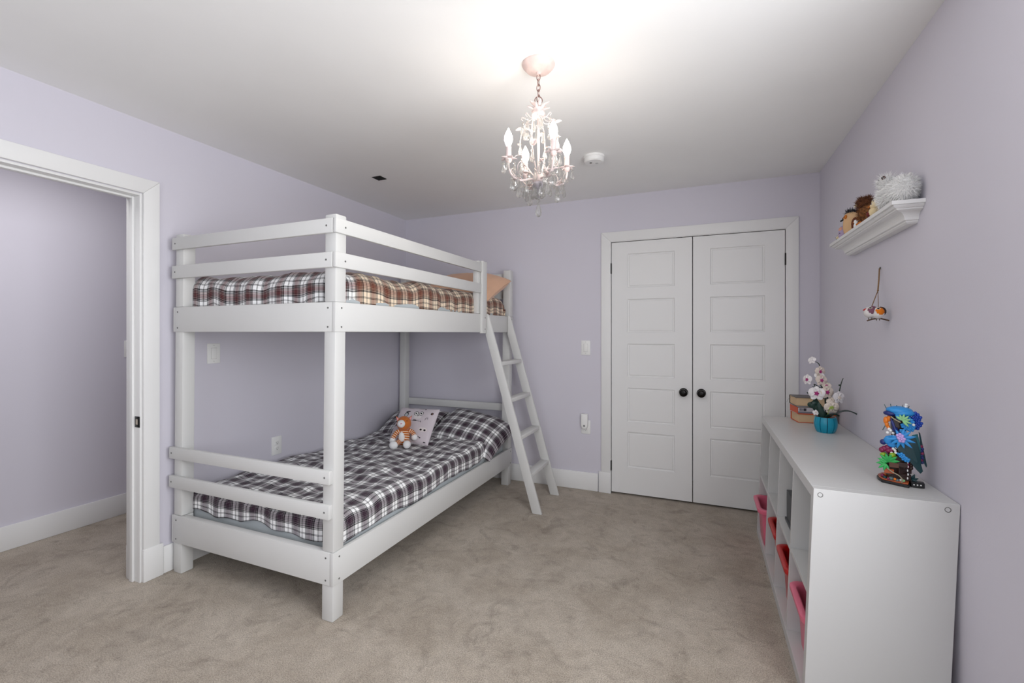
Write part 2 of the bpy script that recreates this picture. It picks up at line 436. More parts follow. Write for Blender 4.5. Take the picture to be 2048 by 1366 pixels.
# closet doors with five recessed panels each
PZ = [(1.958, 1.684), (1.590, 1.322), (1.229, 0.961), (0.872, 0.596), (0.515, 0.228)]
def closet_door(name, x0, x1, px0, px1, knobx, hinge_side, label):
    z0, z1 = 0.016, CZ - .004
    y0, y1 = YB - .002, YB + .036
    zs = sorted([z for p in PZ for z in p])
    d = MB()
    d.box(x0, px0, y0, y1, z0, z1).box(px1, x1, y0, y1, z0, z1)
    edges = [z0] + zs + [z1]
    for k in range(0, len(edges), 2): d.box(px0, px1, y0, y1, edges[k], edges[k + 1])
    o = struct(d.build(name, TRIM), label, 'door')
    prof = [(0.0, 0.0), (0.004, 0.0065), (0.010, 0.0085), (0.0125, 0.0085), (0.015, 0.0035), (0.019, 0.0025)]
    for zt, zb in PZ:
        p = MB(); rings = []
        for ins, dep in prof:
            i = len(p.v)
            p.v += [(px0 + ins, y0 + dep, zb + ins), (px1 - ins, y0 + dep, zb + ins), (px1 - ins, y0 + dep, zt - ins), (px0 + ins, y0 + dep, zt - ins)]
            rings.append(i)
        for a, b_ in zip(rings, rings[1:]):
            for k in range(4): p.f.append((a + k, a + (k + 1) % 4, b_ + (k + 1) % 4, b_ + k))
        p.f.append(tuple(rings[-1] + k for k in range(4)))
        i = len(p.v); p.v += [(px0, y1 - .004, zb), (px1, y1 - .004, zb), (px1, y1 - .004, zt), (px0, y1 - .004, zt)]
        for k in range(4): p.f.append((rings[0] + k, rings[0] + (k + 1) % 4, i + (k + 1) % 4, i + k))
        p.f.append((i, i + 1, i + 2, i + 3))
        p.build('door_panel', TRIM, o)
    R = Matrix.Rotation(PI / 2, 4, 'X')      # lathe axis z -> -y
    kn = MB().lathe([(0.0, .0), (.033, .0), (.033, .004), (.029, .008), (.013, .010), (.011, .022), (.016, .028), (.026, .034), (.030, .043), (.028, .052), (.020, .058), (.010, .0595), (.009, .058), (0, .0585)], 24, (knobx, y0, 0.857), R).build('door_knob', BRONZE, o, smooth=True, angle=0.7)
    for zt, zb in ((1.888, 1.802), (0.271, 0.188)):
        hx = x0 - .004 if hinge_side < 0 else x1 + .004
        h = MB().tube([(hx, y0 - .005, zb), (hx, y0 - .005, zt)], .006, 10)
        h.box(hx - .005, hx + .005, y0 - .002, y0 + .004, zb, zt)
        h.build('hinge', DARK, o)
    return o
MIDX = -0.072
d1 = closet_door('door_1', CX0 + .004, MIDX - .003, -.563, -.202, -.137, -1, 'white five-panel closet door, hinged beside the light switch')
d2 = closet_door('door_2', MIDX + .003, CX1 - .004, .052, .417, -.010, 1, 'white five-panel closet door, hinged beside the shelving wall')
for d, x in ((d1, -.167), (d2, .019)):
    MB().box(x - .022, x + .022, YB - .007, YB + .008, CZ - .003, CZ + .003).build('ball_catch', DARK, d)

# switch plates and outlets
def plate(name, label, cat, c, w, h, axis, kind, group=None):
    """axis 'x+' plate lies on an x wall facing +x; 'y-' on the back wall facing -y"""
    t = thing(name, label, cat, c, group)
    def bx(u0, u1, z0, z1, d0, d1, nm, m, bev=0.0, par=None):
        if axis == 'x+': b_ = MB().box(d0, d1, u0, u1, z0, z1)
        else: b_ = MB().box(u0, u1, -d1, -d0, z0, z1)
        return b_.build(nm, m, par or t, bevel=bev)
    bx(-w / 2, w / 2, -h / 2, h / 2, 0, .006, 'cover_plate', PLASTIC, .002)
    if kind == 'rocker':
        bx(-.0175, .0175, -.034, .034, .005, .0072, 'rocker_frame', mat('plate_groove', '#D2D2D0', .5), 0)
        bx(-.0155, .0155, -.032, .032, .005, .0105, 'rocker', PLASTIC, .002)
        for z in (-.048, .048): bx(-.003, .003, z - .003, z + .003, .005, .0072, 'screw', mat('plate_groove', '#D2D2D0', .5), .001)
    else:
        for z in (-.0195, .0195):
            r = bx(-.0165, .0165, z - .014, z + .014, .005, .0085, 'receptacle', PLASTIC, .002)
            for u in (-.0065, .0065): bx(u - .0011, u + .0011, z - .002, z + .007, .0075, .009, 'slot', GREYSLOT, 0, r)
            bx(-.0025, .0025, z - .010, z - .0055, .0075, .009, 'ground_slot', GREYSLOT, 0, r)
    return t
plate('light_switch', 'white rocker light switch on the wall under the top bunk', 'light switch', (XL, 1.823, 1.193), .078, .120, 'x+', 'rocker')
plate('wall_outlet', 'white duplex wall outlet above the lower mattress', 'outlet', (XL, 2.262, .536), .078, .125, 'x+', 'outlet')
plate('light_switch', 'white rocker light switch beside the closet casing', 'light switch', (-.906, YB, 1.192), .078, .121, 'y-', 'rocker')
plate('light_switch', 'white switch plate on the hallway wall behind the door jamb', 'light switch', (HX, 1.985, 1.199), .078, .121, 'x+', 'rocker')
plate('wall_outlet', 'white outlet holding a night light, beside the closet casing', 'outlet', (-.905, YB, .527), .077, .115, 'y-', 'outlet')
nl = thing('night_light', 'white plug-in night light with a round sensor', 'night light', (-.911, YB - .0065, .578))
w_, zb, zt = .0275, -.034, .062
pts = [(-w_, 0, zt), (w_, 0, zt)] + [(w_ * math.cos(a), 0, zb - w_ * math.sin(a) + .0) for a in [PI * k / 10 for k in range(11)]]
pts = [(p[0], -.002, p[2]) for p in pts]
MB().prism(pts, (0, -.032, 0)).build('housing', PLASTIC, nl, bevel=.004)
MB().lathe([(.0085, 0), (.0085, .002), (.006, .003), (0, .003)], 16, (0, -.034, zb - .002), Matrix.Rotation(PI / 2, 4, 'X')).build('light_sensor', mat('sensor_grey', '#8A8A88', .3), nl, smooth=True)

# smoke detector, vent hole
sd = thing('smoke_detector', 'round white smoke detector on the ceiling', 'smoke detector', (-.638, 2.860, H))
MB().lathe([(.066, 0), (.066, -.012), (.064, -.014), (.060, -.014)], 32).build('mounting_base', PLASTIC, sd, smooth=True, angle=.5)
MB().lathe([(.062, -.014), (.063, -.017), (.061, -.034), (.054, -.040), (.020, -.042), (0, -.042)], 32).build('cover', PLASTIC, sd, smooth=True, angle=.6)
MB().lathe([(.008, -.0415), (.008, -.0435), (0, -.0435)], 14, (-.018, -.012, 0)).build('test_button', GREYSLOT, sd)
MB().lathe([(.010, -.0415), (.010, -.043), (0, -.043)], 14, (.016, .008, 0)).build('sounder_grille', mat('grille_grey', '#C4C4C2', .5), sd)
vt = thing('ceiling_vent', 'small dark square ceiling opening above the bunk bed', 'vent', (-2.160, 2.651, H))
MB().box(-.037, .037, -.037, .037, -.003, -.0005).build('cover', VENTD, vt)
for k in range(6): MB().box(-.032, .032, -.030 + k * .0115, -.026 + k * .0115, -.006, -.002).build('slat', VENTD, vt)

# ------------------------------------------------------------------ chandelier
def crystal_mat():
    m = bpy.data.materials.new('clear_crystal'); m.use_nodes = True
    nt = m.node_tree; nt.nodes.remove(nt.nodes['Principled BSDF']); L = nt.links.new
    out = nt.nodes['Material Output']
    tr = nt.nodes.new('ShaderNodeBsdfTransparent'); tr.inputs[0].default_value = (.93, .93, .92, 1)
    gl = nt.nodes.new('ShaderNodeBsdfGlossy'); gl.inputs['Roughness'].default_value = .08
    df = nt.nodes.new('ShaderNodeBsdfTranslucent'); df.inputs[0].default_value = (.95, .94, .92, 1)
    lw = nt.nodes.new('ShaderNodeLayerWeight'); lw.inputs[0].default_value = .45
    m1 = nt.nodes.new('ShaderNodeMixShader'); L(lw.outputs['Fresnel'], m1.inputs[0]); L(tr.outputs[0], m1.inputs[1]); L(gl.outputs[0], m1.inputs[2])
    m2 = nt.nodes.new('ShaderNodeMixShader'); m2.inputs[0].default_value = .16; L(m1.outputs[0], m2.inputs[1]); L(df.outputs[0], m2.inputs[2])
    L(m2.outputs[0], out.inputs[0])
    return m
CRYSTAL = crystal_mat()
PINK = mat('pale_pink_enamel', '#E4CEC8', .45, vary=(40, .08))
PINKW = mat('pinkish_white_enamel', '#D2C2BF', .45, vary=(60, .12))
CHAINM = mat('aged_pink_chain', '#8E7068', .45, .3)
GREYPINK = mat('grey_mauve_enamel', '#A09AA0', .5)
BULBM = mat('lit_bulb_glass', '#FFFFFF', .3, emit=('#FFF4E6', BULB))
CHX, CHY = -.6325, 1.7866
ch = thing('chandelier', 'pale pink chandelier with four lit candle bulbs, leaves and crystal drops', 'chandelier', (CHX, CHY, H))
def zz(z): return z - H
MB().lathe([(.068, 0), (.069, -.004), (.066, -.010), (.052, -.026), (.046, -.029), (.020, -.033), (.010, -.036), (.009, -.046), (0, -.046)], 40).build('ceiling_canopy', PINK, ch, smooth=True, angle=.7)
lk = None
for k in range(5):
    z = -.055 - k * .0225
    if lk is None:
        lk = MB().torus((0, 0, 0), .0075, .0016, n=16, k=6, sx=1.0)
        lk.v = [(x, y, zv * 1.9) for x, y, zv in lk.v]
        lk = lk.build('chain_link', CHAINM, ch, smooth=True); lk.location = (0, 0, z)
    else: inst(lk, ch, (0, 0, z), (0, 0, PI / 2 * (k % 2)))
MB().tube([(.004 * math.sin(k * 1.3), .005 * math.cos(k * 1.1), -.04 - k * .012) for k in range(12)], .0016, 6).build('power_cord', PINK, ch, smooth=True)
MB().torus((0, 0, zz(2.288)), .0155, .0022, Matrix.Rotation(TH, 4, 'Z'), n=24).build('hanging_ring', CHAINM, ch, smooth=True)
MB().lathe([(0, zz(2.268)), (.006, zz(2.270)), (.008, zz(2.262)), (.022, zz(2.256)), (.024, zz(2.250)), (.020, zz(2.244)), (.027, zz(2.236)), (.029, zz(2.225)), (.022, zz(2.216)), (.008, zz(2.212)), (0, zz(2.212))], 24).build('crown_cup', PINKW, ch, smooth=True)
lf = None
for k in range(12):
    a = 2 * PI * k / 12; tier = k % 2
    o = MB().leaf((.016, 0, 0), (1, 0, .12 if tier else .45), .036, .016, droop=-.004, cup=.003).build('crown_leaf', PINKW, ch, smooth=True) if lf is None else None
    if lf is None: lf = o; lf.location = (0, 0, zz(2.256)); lf.rotation_euler = (0, 0, a)
    else: inst(lf, ch, (0, 0, zz(2.256 - .008 * tier)), (0, .12 * tier, a))
MB().tube([(0, 0, zz(2.22)), (0, 0, zz(1.965))], .0052, 12).build('centre_rod', PINKW, ch, smooth=True)
MB().lathe([(.010, zz(1.985)), (.020, zz(1.978)), (.024, zz(1.965)), (.025, zz(1.948)), (.022, zz(1.944))], 24).build('hub', PINKW, ch, smooth=True)
MB().lathe([(.022, zz(1.944)), (.024, zz(1.938)), (.021, zz(1.926)), (.012, zz(1.918)), (.011, zz(1.912)), (.013, zz(1.906)), (.009, zz(1.897)), (.004, zz(1.892)), (.003, zz(1.884)), (0, zz(1.884))], 24).build('hub_finial', GREYPINK, ch, smooth=True)

def spline(pts, n):
    """Catmull-Rom through pts"""
    P = [Vector(p) for p in pts]; P = [2 * P[0] - P[1]] + P + [2 * P[-1] - P[-2]]
    out = []
    for i in range(1, len(P) - 2):
        for k in range(n):
            t = k / n; p0, p1, p2, p3 = P[i - 1:i + 3]
            out.append(.5 * ((2 * p1) + (p2 - p0) * t + (2 * p0 - 5 * p1 + 4 * p2 - p3) * t * t + (3 * p1 - p0 - 3 * p2 + p3) * t ** 3))
    out.append(P[-2]); return out
def polar(r, a, z): return (r * math.cos(a), r * math.sin(a), zz(z))
# crystal drop: bead over a faceted pear, hanging from its origin
def crystal_mesh(sc):
    b = MB()
    b.tube([(0, 0, 0), (0, 0, -.006 * sc)], .0006, 5)
    b.ball((0, 0, -.0095 * sc), .0046 * sc, 8, mrow=5)
    b.lathe([(0, -.0150 * sc), (.0022 * sc, -.0155 * sc), (.0050 * sc, -.025 * sc), (.0080 * sc, -.036 * sc), (.0072 * sc, -.042 * sc), (.004 * sc, -.046 * sc), (0, -.0475 * sc)], 8)
    return b
cry = {}
def crystal(p, sc):
    sc = round(sc * 1.22, 3)
    if sc not in cry:
        o = crystal_mesh(sc).build('crystal_drop', CRYSTAL, ch); o.location = p; cry[sc] = o
        o.rotation_euler = (0, 0, random.random() * 6)
    else: inst(cry[sc], ch, p, (0, 0, random.random() * 6))
armbase = MB().tube(spline([polar(.018, 0, 1.956), polar(.045, 0, 1.952), polar(.085, 0, 1.944), polar(.118, 0, 1.958), polar(.134, 0, 1.990), polar(.135, 0, 2.012)], 6), [.0042] * 31, 8).build('arm', PINKW, ch, smooth=True)
sleeve = MB().lathe([(.0105, zz(2.030)), (.0115, zz(2.034)), (.0110, zz(2.066)), (.0122, zz(2.069)), (.0122, zz(2.072)), (.009, zz(2.072))], 16).build('candle_sleeve', PINKW, ch, smooth=True, angle=.6)
cup = MB().lathe([(.004, zz(2.006)), (.010, zz(2.010)), (.014, zz(2.022)), (.013, zz(2.031)), (.0, zz(2.031))], 16).build('candle_cup', PINK, ch, smooth=True)
petal = MB().leaf((.006, 0, 0), (1, 0, .35), .030, .022, cup=.004, droop=.006, n=6).build('petal', PINKW, ch, smooth=True)
bulb = MB().lathe([(0, 0), (.0075, 0), (.0078, .004), (.0135, .018), (.0170, .031), (.0162, .043), (.0115, .057), (.0050, .070), (.0018, .078), (0, .0795)], 16).build('bulb', BULBM, ch, smooth=True)
leafm = MB().leaf((0, 0, 0), (1, 0, 0), .036, .018, cup=.003, droop=.006, n=6).build('leaf', PINKW, ch, smooth=True)
leafp = MB().leaf((0, 0, 0), (1, 0, 0), .030, .017, cup=.003, droop=.004, n=6).build('leaf', PINK, ch, smooth=True)
vine = MB().tube(spline([polar(.012, 0, 2.218), polar(.045, 0, 2.208), polar(.066, 0, 2.185), polar(.082, 0, 2.130), polar(.078, 0, 2.075), polar(.052, 0, 2.020), polar(.020, 0, 1.972)], 6), .0026, 7).build('vine', PINKW, ch, smooth=True)
hook = MB().tube(spline([polar(.020, 0, 2.228), polar(.030, 0, 2.205), polar(.050, 0, 2.205), polar(.066, 0, 2.214), polar(.072, 0, 2.206), polar(.066, 0, 2.200)], 5), .0018, 6).build('hook', PINKW, ch, smooth=True)
side = MB().tube(spline([polar(.075, 0, 1.946), (.098, .016, zz(1.965)), (.108, .034, zz(1.990)), (.100, .042, zz(2.004)), (.092, .036, zz(1.998))], 5), .0016, 6).build('tendril', PINKW, ch, smooth=True)
used = set()
def put(src, loc=(0, 0, 0), rot=(0, 0, 0), sc=(1, 1, 1)):
    if src.name not in used:
        used.add(src.name); src.location = loc; src.rotation_euler = rot; src.scale = sc
    else: inst(src, ch, loc, rot, sc)
for q in range(4):
    a = -PI / 4 + q * PI / 2
    for s_ in (armbase,): put(s_, rot=(0, 0, a))
    put(side, rot=(0, 0, a)); inst(side, ch, (0, 0, 0), (0, 0, a), (1, -1, 1))
    bx_, by_ = .135 * math.cos(a), .135 * math.sin(a)
    put(sleeve, (bx_, by_, 0)); put(cup, (bx_, by_, 0)); put(bulb, (bx_, by_, zz(2.0705)))
    for k in range(5): put(petal, (bx_, by_, zz(2.020)), (0, 0, a + 2 * PI * k / 5 + .3))
    for k in range(3):
        b_ = a + 2 * PI * k / 3 + PI / 3
        crystal((bx_ + .026 * math.cos(b_), by_ + .026 * math.sin(b_), zz(2.020)), 0.9)
    for r, z, da, lm in ((.060, 1.952, .9, leafm), (.090, 1.948, -1.0, leafp), (.112, 1.957, 1.1, leafm), (.075, 1.95, -.6, leafm)):
        put(lm, polar(r, a, z), (random.uniform(-.5, .5), random.uniform(-.5, .2), a + da))
    for r, z, s_ in ((.088, 1.942, 1.25), (.055, 1.949, 1.0), (.120, 1.958, 1.1)): crystal(polar(r, a, z), s_)
    for sg in (1, -1):
        p = Matrix.Rotation(a, 3, 'Z') @ Vector((.098, sg * .042, zz(2.000)))
        crystal(tuple(p), 1.0)
        p = Matrix.Rotation(a, 3, 'Z') @ Vector((.100, sg * .020, zz(1.966)))
        crystal(tuple(p), 1.1)
    v = a + PI / 4
    put(vine, rot=(0, 0, v)); put(hook, rot=(0, 0, v + .5)); inst(hook, ch, (0, 0, 0), (0, 0, v - .45))
    for r, z, s_ in ((.060, 2.188, 1.0), (.082, 2.128, 1.0), (.074, 2.065, 1.1), (.040, 2.000, 1.0)): crystal(polar(r, v, z), s_)
    crystal(polar(.066, v + .5, 2.200), 1.1); crystal(polar(.066, v - .45, 2.200), 1.0)
    for r, z, da, lm in ((.070, 2.180, .8, leafm), (.082, 2.12, -.9, leafp), (.076, 2.07, 1.0, leafm), (.055, 2.02, -.8, leafp), (.03, 1.985, .4, leafm)):
        put(lm, polar(r, v, z), (random.uniform(-.6, .6), random.uniform(-.7, .3), v + da))
crystal((0, 0, zz(1.884)), 1.45)
for k in range(6):
    a = k * PI / 3 + .2
    crystal(polar(.022, a, 1.944), 1.1)

# ------------------------------------------------------------------ bunk bed (leans a touch into the room)
BX0, BX1, BY0, BY1 = -2.690, -1.547, 1.576, 3.648
def lean(p): return Vector((p[0] + .012 * p[2], p[1], p[2]))
bed = thing('bunk_bed', 'white wooden bunk bed with open end rails and guard rail', 'bunk bed', ((BX0 + BX1) / 2, (BY0 + BY1) / 2, 0))
BO = tuple(bed.location)
PW = .066
def bpart(name, b, bev=.004, m=BEDP): return b.build(name, m, bed, BO, bevel=bev, fn=lean)
G = .003
for x0 in (BX0, BX1 - PW):
    for y0 in (BY0, BY1 - PW):
        bpart('corner_post', MB().box(x0, x0 + PW, y0, y0 + PW, 0, .3155), .005)
        bpart('corner_post', MB().box(x0, x0 + PW, y0, y0 + PW, .3165, 1.4565), .005)
        bpart('corner_post', MB().box(x0, x0 + PW, y0, y0 + PW, 1.4575, 1.857), .006)
def screw(x, y, z, ax):
    global scr
    r = (0, 0, 0)
    p = lean((x, y, z)) - Vector(BO)
    rot = {'-y': (PI / 2, 0, 0), '+x': (0, PI / 2, 0)}[ax]
    if scr is None:
        scr = MB().lathe([(.0045, -.001), (.0045, .0010), (.003, .0014), (.0024, .0006), (0, .0004)], 10).build('screw', SCREW, bed)
        scr.location = p; scr.rotation_euler = rot
    else: inst(scr, bed, p, rot)
scr = None
PR = .016                       # boards stand proud of the posts
for z0, z1, nm in ((.166, .316, 'lower'), (1.322, 1.457, 'upper')):
    # end boards stop short of the side boards
    for y0, y1 in ((BY0 - .004, BY0 + .03), (BY1 - .03, BY1 + .004)):
        bpart('end_board', MB().box(BX0 - .003, BX1 - .0165, y0, y1, z0, z1), .002)
    for x0, x1 in ((BX1 - .016, BX1 + .004), (BX0 - .010, BX0 - .0035)):
        bpart('side_board', MB().box(x0, x1, BY0 - .004, BY1 + .004, z0, z1), .002)
    for z in (z0 + .022, z1 - .026):
        for x in (BX0 + .026, BX1 - .040): screw(x, BY0 - .004, z, '-y')
        for y in (BY0 + .034, BY1 - .03): screw(BX1 + .004, y, z, '+x')
for z0, z1 in ((1.769, 1.836), (1.613, 1.683)):
    for y0, y1 in ((BY0 - PR, BY0 + .001), (BY1 - .001, BY1 + PR)):
        bpart('end_rail', MB().box(BX0 - .008, BX1 - .008, y0, y1, z0, z1), .004)
    bpart('guard_rail', MB().box(BX1 - .006, BX1 + .013, BY0 - PR + .002, 3.012, z0, z1), .004)
    screw(BX0 + .02, BY0 - PR, (z0 + z1) / 2, '-y'); screw(BX1 - .042, BY0 - PR, (z0 + z1) / 2, '-y')
    screw(BX1 + .013, BY0 + .045, (z0 + z1) / 2 - .003, '+x')
for z0, z1 in ((.630, .693), (.472, .537)):
    for y0, y1 in ((BY0 - .021, BY0 + .001), (BY1 - .001, BY1 + .021)):
        bpart('end_rail', MB().box(BX0 - .012, BX1 - .008, y0, y1, z0, z1), .004)
    screw(BX0 + .010, BY0 - .021, (z0 + z1) / 2, '-y'); screw(BX1 - .035, BY0 - .021, (z0 + z1) / 2, '-y')
# guard rail end post: outer strip over the side board, inner block behind the rails
bpart('guard_post', MB().box(BX1 + .001, BX1 + .022, 3.012, 3.086, 1.314, 1.852), .003)
bpart('guard_post_block', MB().box(BX1 - .046, BX1 - .002, 2.985, 3.060, 1.459, 1.852), .003)
for z in (1.345, 1.43): screw(BX1 + .022, 3.06, z, '+x')
# platforms that carry the mattresses
for z in (.200, 1.345):
    for k in range(10):
        y = BY0 + .10 + k * .198
        bpart('slat', MB().box(BX0 + .02, BX1 - .024, y, y + .075, z, z + .016), 0)

# ladder: two slanted rails cut upright at the bed, four flat rungs
lad = thing('ladder', 'white wooden four-rung ladder leaning on the bunk bed', 'ladder', (-1.11, 3.32, 0))
LO = tuple(lad.location)
def rail_poly(y):
    return [(-1.512, y, 1.462), (-1.524, y, 1.462), (-1.524, y, 1.303), (-1.146, y, 0.0), (-1.074, y, 0.0), (-1.5, y, 1.452)]
for y0, y1 in ((3.098, 3.119), (3.520, 3.541)):
    MB().prism(rail_poly(y0), (0, y1 - y0, 0)).build('ladder_rail', BEDP, lad, LO, bevel=.003)
def rx(z): return -1.146 - (z / 1.303) * .378          # lower edge of the rail
for z in (1.098, .826, .553, .280):
    x = rx(z)
    MB().box(x + .003, x + .070, 3.1195, 3.5195, z - .030, z).build('rung', BEDP, lad, LO, bevel=.003)

# ------------------------------------------------------------------ bedding
def fbm(x, y, z=0.0):
    return noise.noise((x, y, z)) + .5 * noise.noise((x * 2.1, y * 2.1, z + 7)) + .25 * noise.noise((x * 4.3, y * 4.3, z + 13))
def smooth_box(b, x0, x1, y0, y1, z0, z1): return b.box(x0, x1, y0, y1, z0, z1)
lm = tag(MB().box(-2.660, -1.580, 1.650, 3.570, .217, .372).build('mattress', SHEET, None, (-2.12, 2.6, .217), bevel=.03, seg=4), 'thin mattress in a grey-blue sheet on the lower bunk', 'mattress')
um = tag(MB().box(-2.640, -1.566, 1.655, 3.560, 1.362, 1.500).build('mattress', SHEET, None, (-2.1, 2.6, 1.362), bevel=.03, seg=4), 'thin mattress in a pale blue sheet on the top bunk', 'mattress')

def duvet(name, label, m, x0, x1, y0, y1, zt, hang, r, wr, seed, nu=150, nv=230, uvoff=(0, 0), crown=.0, skew=0.0, hem=None):
    """cloth over a mattress: rounded edges, hanging sides, folds.  hang=(left,right,foot,head) lengths below the rounding"""
    def axis(a0, a1, ha, hb, n):
        """samples (pos, drop, arc)"""
        st = []
        L1 = [ha, r * PI / 2, (a1 - a0) - 2 * r, r * PI / 2, hb]; tot = sum(L1)
        for k in range(n + 1):
            s_ = tot * k / n; q = s_
            if q < L1[0]: st.append((a0, r + (L1[0] - q), s_)); continue
            q -= L1[0]
            if q < L1[1]: th = q / r; st.append((a0 + r - r * math.cos(th), r - r * math.sin(th), s_)); continue
            q -= L1[1]
            if q < L1[2]: st.append((a0 + r + q, 0, s_)); continue
            q -= L1[2]
            if q < L1[3]: th = q / r; st.append((a1 - r + r * math.sin(th), r - r * math.cos(th), s_)); continue
            q -= L1[3]; st.append((a1, r + q, s_))
        return st
    ax = axis(x0, x1, hang[0], hang[1], nu); ay = axis(y0, y1, hang[2], hang[3], nv)
    b = MB()
    def P(u, v):
        X, dx, sx = ax[min(nu, int(round(u * nu)))]; Y, dy, sy = ay[min(nv, int(round(v * nv)))]
        top = 1 - min(1, (dx + dy) / (2 * r))
        n1 = fbm(X * 2.6 + seed, Y * 2.2, seed); n2 = fbm(X * 7 - Y * 4 + seed, Y * 6 + X * 3, seed + 3)
        n3 = abs(noise.noise((X * 5 + Y * 3.2, Y * 4.5 - X * 4, seed + 9)))
        dz = wr * (.9 * n1 + .55 * n2 - .9 * n3 + .35)
        drop = max(dx, dy) + .35 * min(dx, dy)
        wav = 1 + max(0, min(1, (max(dx, dy) - .5 * r) / (.5 * r))) * (0.18 * noise.noise((sx * 3.1 + seed, sy * 2.7, seed)) + .14 * noise.noise((sx * 9 + seed, sy * 8, seed + 4)))
        z = zt - drop * wav + dz * (.35 + .65 * top)
        z += crown * math.sin(PI * min(1, max(0, (X - x0) / (x1 - x0)))) * math.sin(PI * min(1, max(0, (Y - y0) / (y1 - y0)))) ** .5
        out = .010 * n2 + .012 * math.sin(sx * 30 + seed * 2) * (dy > .6 * r)
        Xo = X + (out if dx > .4 * r else 0) * (1 if X > (x0 + x1) / 2 else -1) * .6
        Yo = Y - (out if dy > .4 * r else 0) * .5
        return (Xo, Yo, z)
    def UV(u, v):
        X, dx, sx = ax[min(nu, int(round(u * nu)))]; Y, dy, sy = ay[min(nv, int(round(v * nv)))]
        wob = .012 * noise.noise((X * 3, Y * 3, seed))
        return (sx + uvoff[0] + wob + skew * sy, sy + uvoff[1] + wob - skew * sx)
    b.grid(P, nu, nv, uvfn=UV)
    o = b.build(name, m, None, ((x0 + x1) / 2, (y0 + y1) / 2, zt - r), smooth=True)
    sm = o.modifiers.new('thickness', 'SOLIDIFY'); sm.thickness = .012; sm.offset = -1
    return o
W1, K1, G1 = '#FFFFFF', '#0E0E14', '#7E7D84'
cool = [(0, '#0E0E14'), (0.04, '#FFFFFF'), (0.225, '#0E0E14'), (0.25, '#FFFFFF'), (0.265, '#0E0E14'), (0.29, '#FFFFFF'), (0.475, '#0E0E14'), (0.515, '#FFFFFF'), (0.53, '#221A26'), (0.6, '#C4B4C0'), (0.615, '#2E182A'), (0.68, '#94708A'), (0.695, '#2E182A'), (0.755, '#94708A'), (0.77, '#2E182A'), (0.83, '#C4B4C0'), (0.845, '#2E182A'), (0.89, '#C4B4C0'), (0.902, '#221A26'), (0.95, '#FFFFFF'), (0.965, '#0E0E14')]
lamplit = [(0, '#2A2022'), (0.04, '#F6E8D4'), (0.225, '#2A2022'), (0.25, '#F6E8D4'), (0.265, '#2A2022'), (0.29, '#F6E8D4'), (0.475, '#2A2022'), (0.515, '#F6E8D4'), (0.53, '#5C3A30'), (0.6, '#E8CDB4'), (0.615, '#74402E'), (0.68, '#C98A74'), (0.695, '#74402E'), (0.755, '#C98A74'), (0.77, '#74402E'), (0.83, '#E8CDB4'), (0.845, '#74402E'), (0.89, '#E8CDB4'), (0.902, '#5C3A30'), (0.95, '#F6E8D4'), (0.965, '#2A2022')]  # thread colours tinted by painted lamplight
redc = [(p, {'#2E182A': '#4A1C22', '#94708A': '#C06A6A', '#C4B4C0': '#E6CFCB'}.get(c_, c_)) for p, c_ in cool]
PLAID_LOW = plaid_mat('purple_black_white_plaid', cool, .098)
PLAID_UP = plaid_mat('lamplit_plaid', redc, .105, lamplit, .27, .03)  # chandelier glow on the top painted into the weave as brown
PLAID_PIL = plaid_mat('navy_white_plaid', cool, .105)
tag(duvet('duvet', 'purple, black and white plaid duvet spread over the lower bunk', PLAID_LOW, -2.676, -1.572, 1.640, 3.40, .448, (.0, .068, .062, 0), .055, .024, 2.3, crown=.012), 'purple, black and white plaid duvet spread over the lower bunk', 'duvet')
tag(duvet('duvet', '', PLAID_UP, -2.640, -1.566, 1.632, 3.535, 1.612, (.04, .10, .10, 0.02), .075, .024, 8.1, crown=.02, uvoff=(.04, .0)), 'puffy plaid duvet on the top bunk, lamplight painted brown past the pale foot end', 'duvet')

def pillow(name, label, m, w, h, t, loc, rot, seed, uvs=1.0, n=40, wr=.006, ppow=2.4, uvo=(0, 0), norm=False, cat='pillow', bend=None, pinch=.10):
    b = MB()
    def shp(u, v, sg):
        x, y = 2 * u - 1, 2 * v - 1
        e = max(0, (1 - abs(x) ** ppow)) * max(0, (1 - abs(y) ** ppow))
        px = x * (1 - pinch * (1 - y * y) * abs(x)) if False else x * (1 - pinch * (1 - abs(y) ** 2) * (1 - 0) * .5)
        py = y * (1 - pinch * (1 - abs(x) ** 2) * .5)
        wv = wr * fbm(x * 2.2 + seed, y * 2.2, seed + sg) * (.3 + e)
        p = Vector((px * w / 2, py * h / 2, sg * t / 2 * e ** .42 + wv))
        return bend(p) if bend else p
    for sg in (1, -1):
        f = (lambda u, v, sg=sg: shp(u, v, sg))
        uvf = (lambda u, v: (u, v)) if norm else (lambda u, v: (u * w * uvs + uvo[0], v * h * uvs + uvo[1]))
        b.grid(f, n, n, uvfn=uvf)
    o = b.build(name, m, None, (0, 0, 0), smooth=True)
    o.location = loc; o.rotation_euler = rot
    return tag(o, label, cat)
R = math.radians
pillow('pillow', 'plaid pillow at the open side of the lower bunk, nearest the ladder', PLAID_PIL, .62, .46, .20, (-1.790, 3.375, .488), (R(24), R(9), R(-4)), 1.7, bend=lambda p: p + Vector((0, 0, -.35 * max(0, p.x - .12) ** 1.5)))
pillow('pillow', 'plaid pillow against the wall on the lower bunk, behind the owl pillow', PLAID_PIL, .58, .44, .16, (-2.397, 3.375, .485), (R(24), R(-3), R(3)), 5.2, uvo=(.06, .03))
PEACH = mat('peach_cotton', '#DDB193', .9, sheen=.2, vary=(6, .05))
pillow('pillow', 'plain peach pillow at the head of the top bunk', PEACH, .66, .44, .18, (-1.840, 3.350, 1.705), (R(26), R(3), R(-3)), 3.4, bend=lambda p: p + Vector((0, 0, -.28 * max(0, p.x - .10) ** 1.5)))

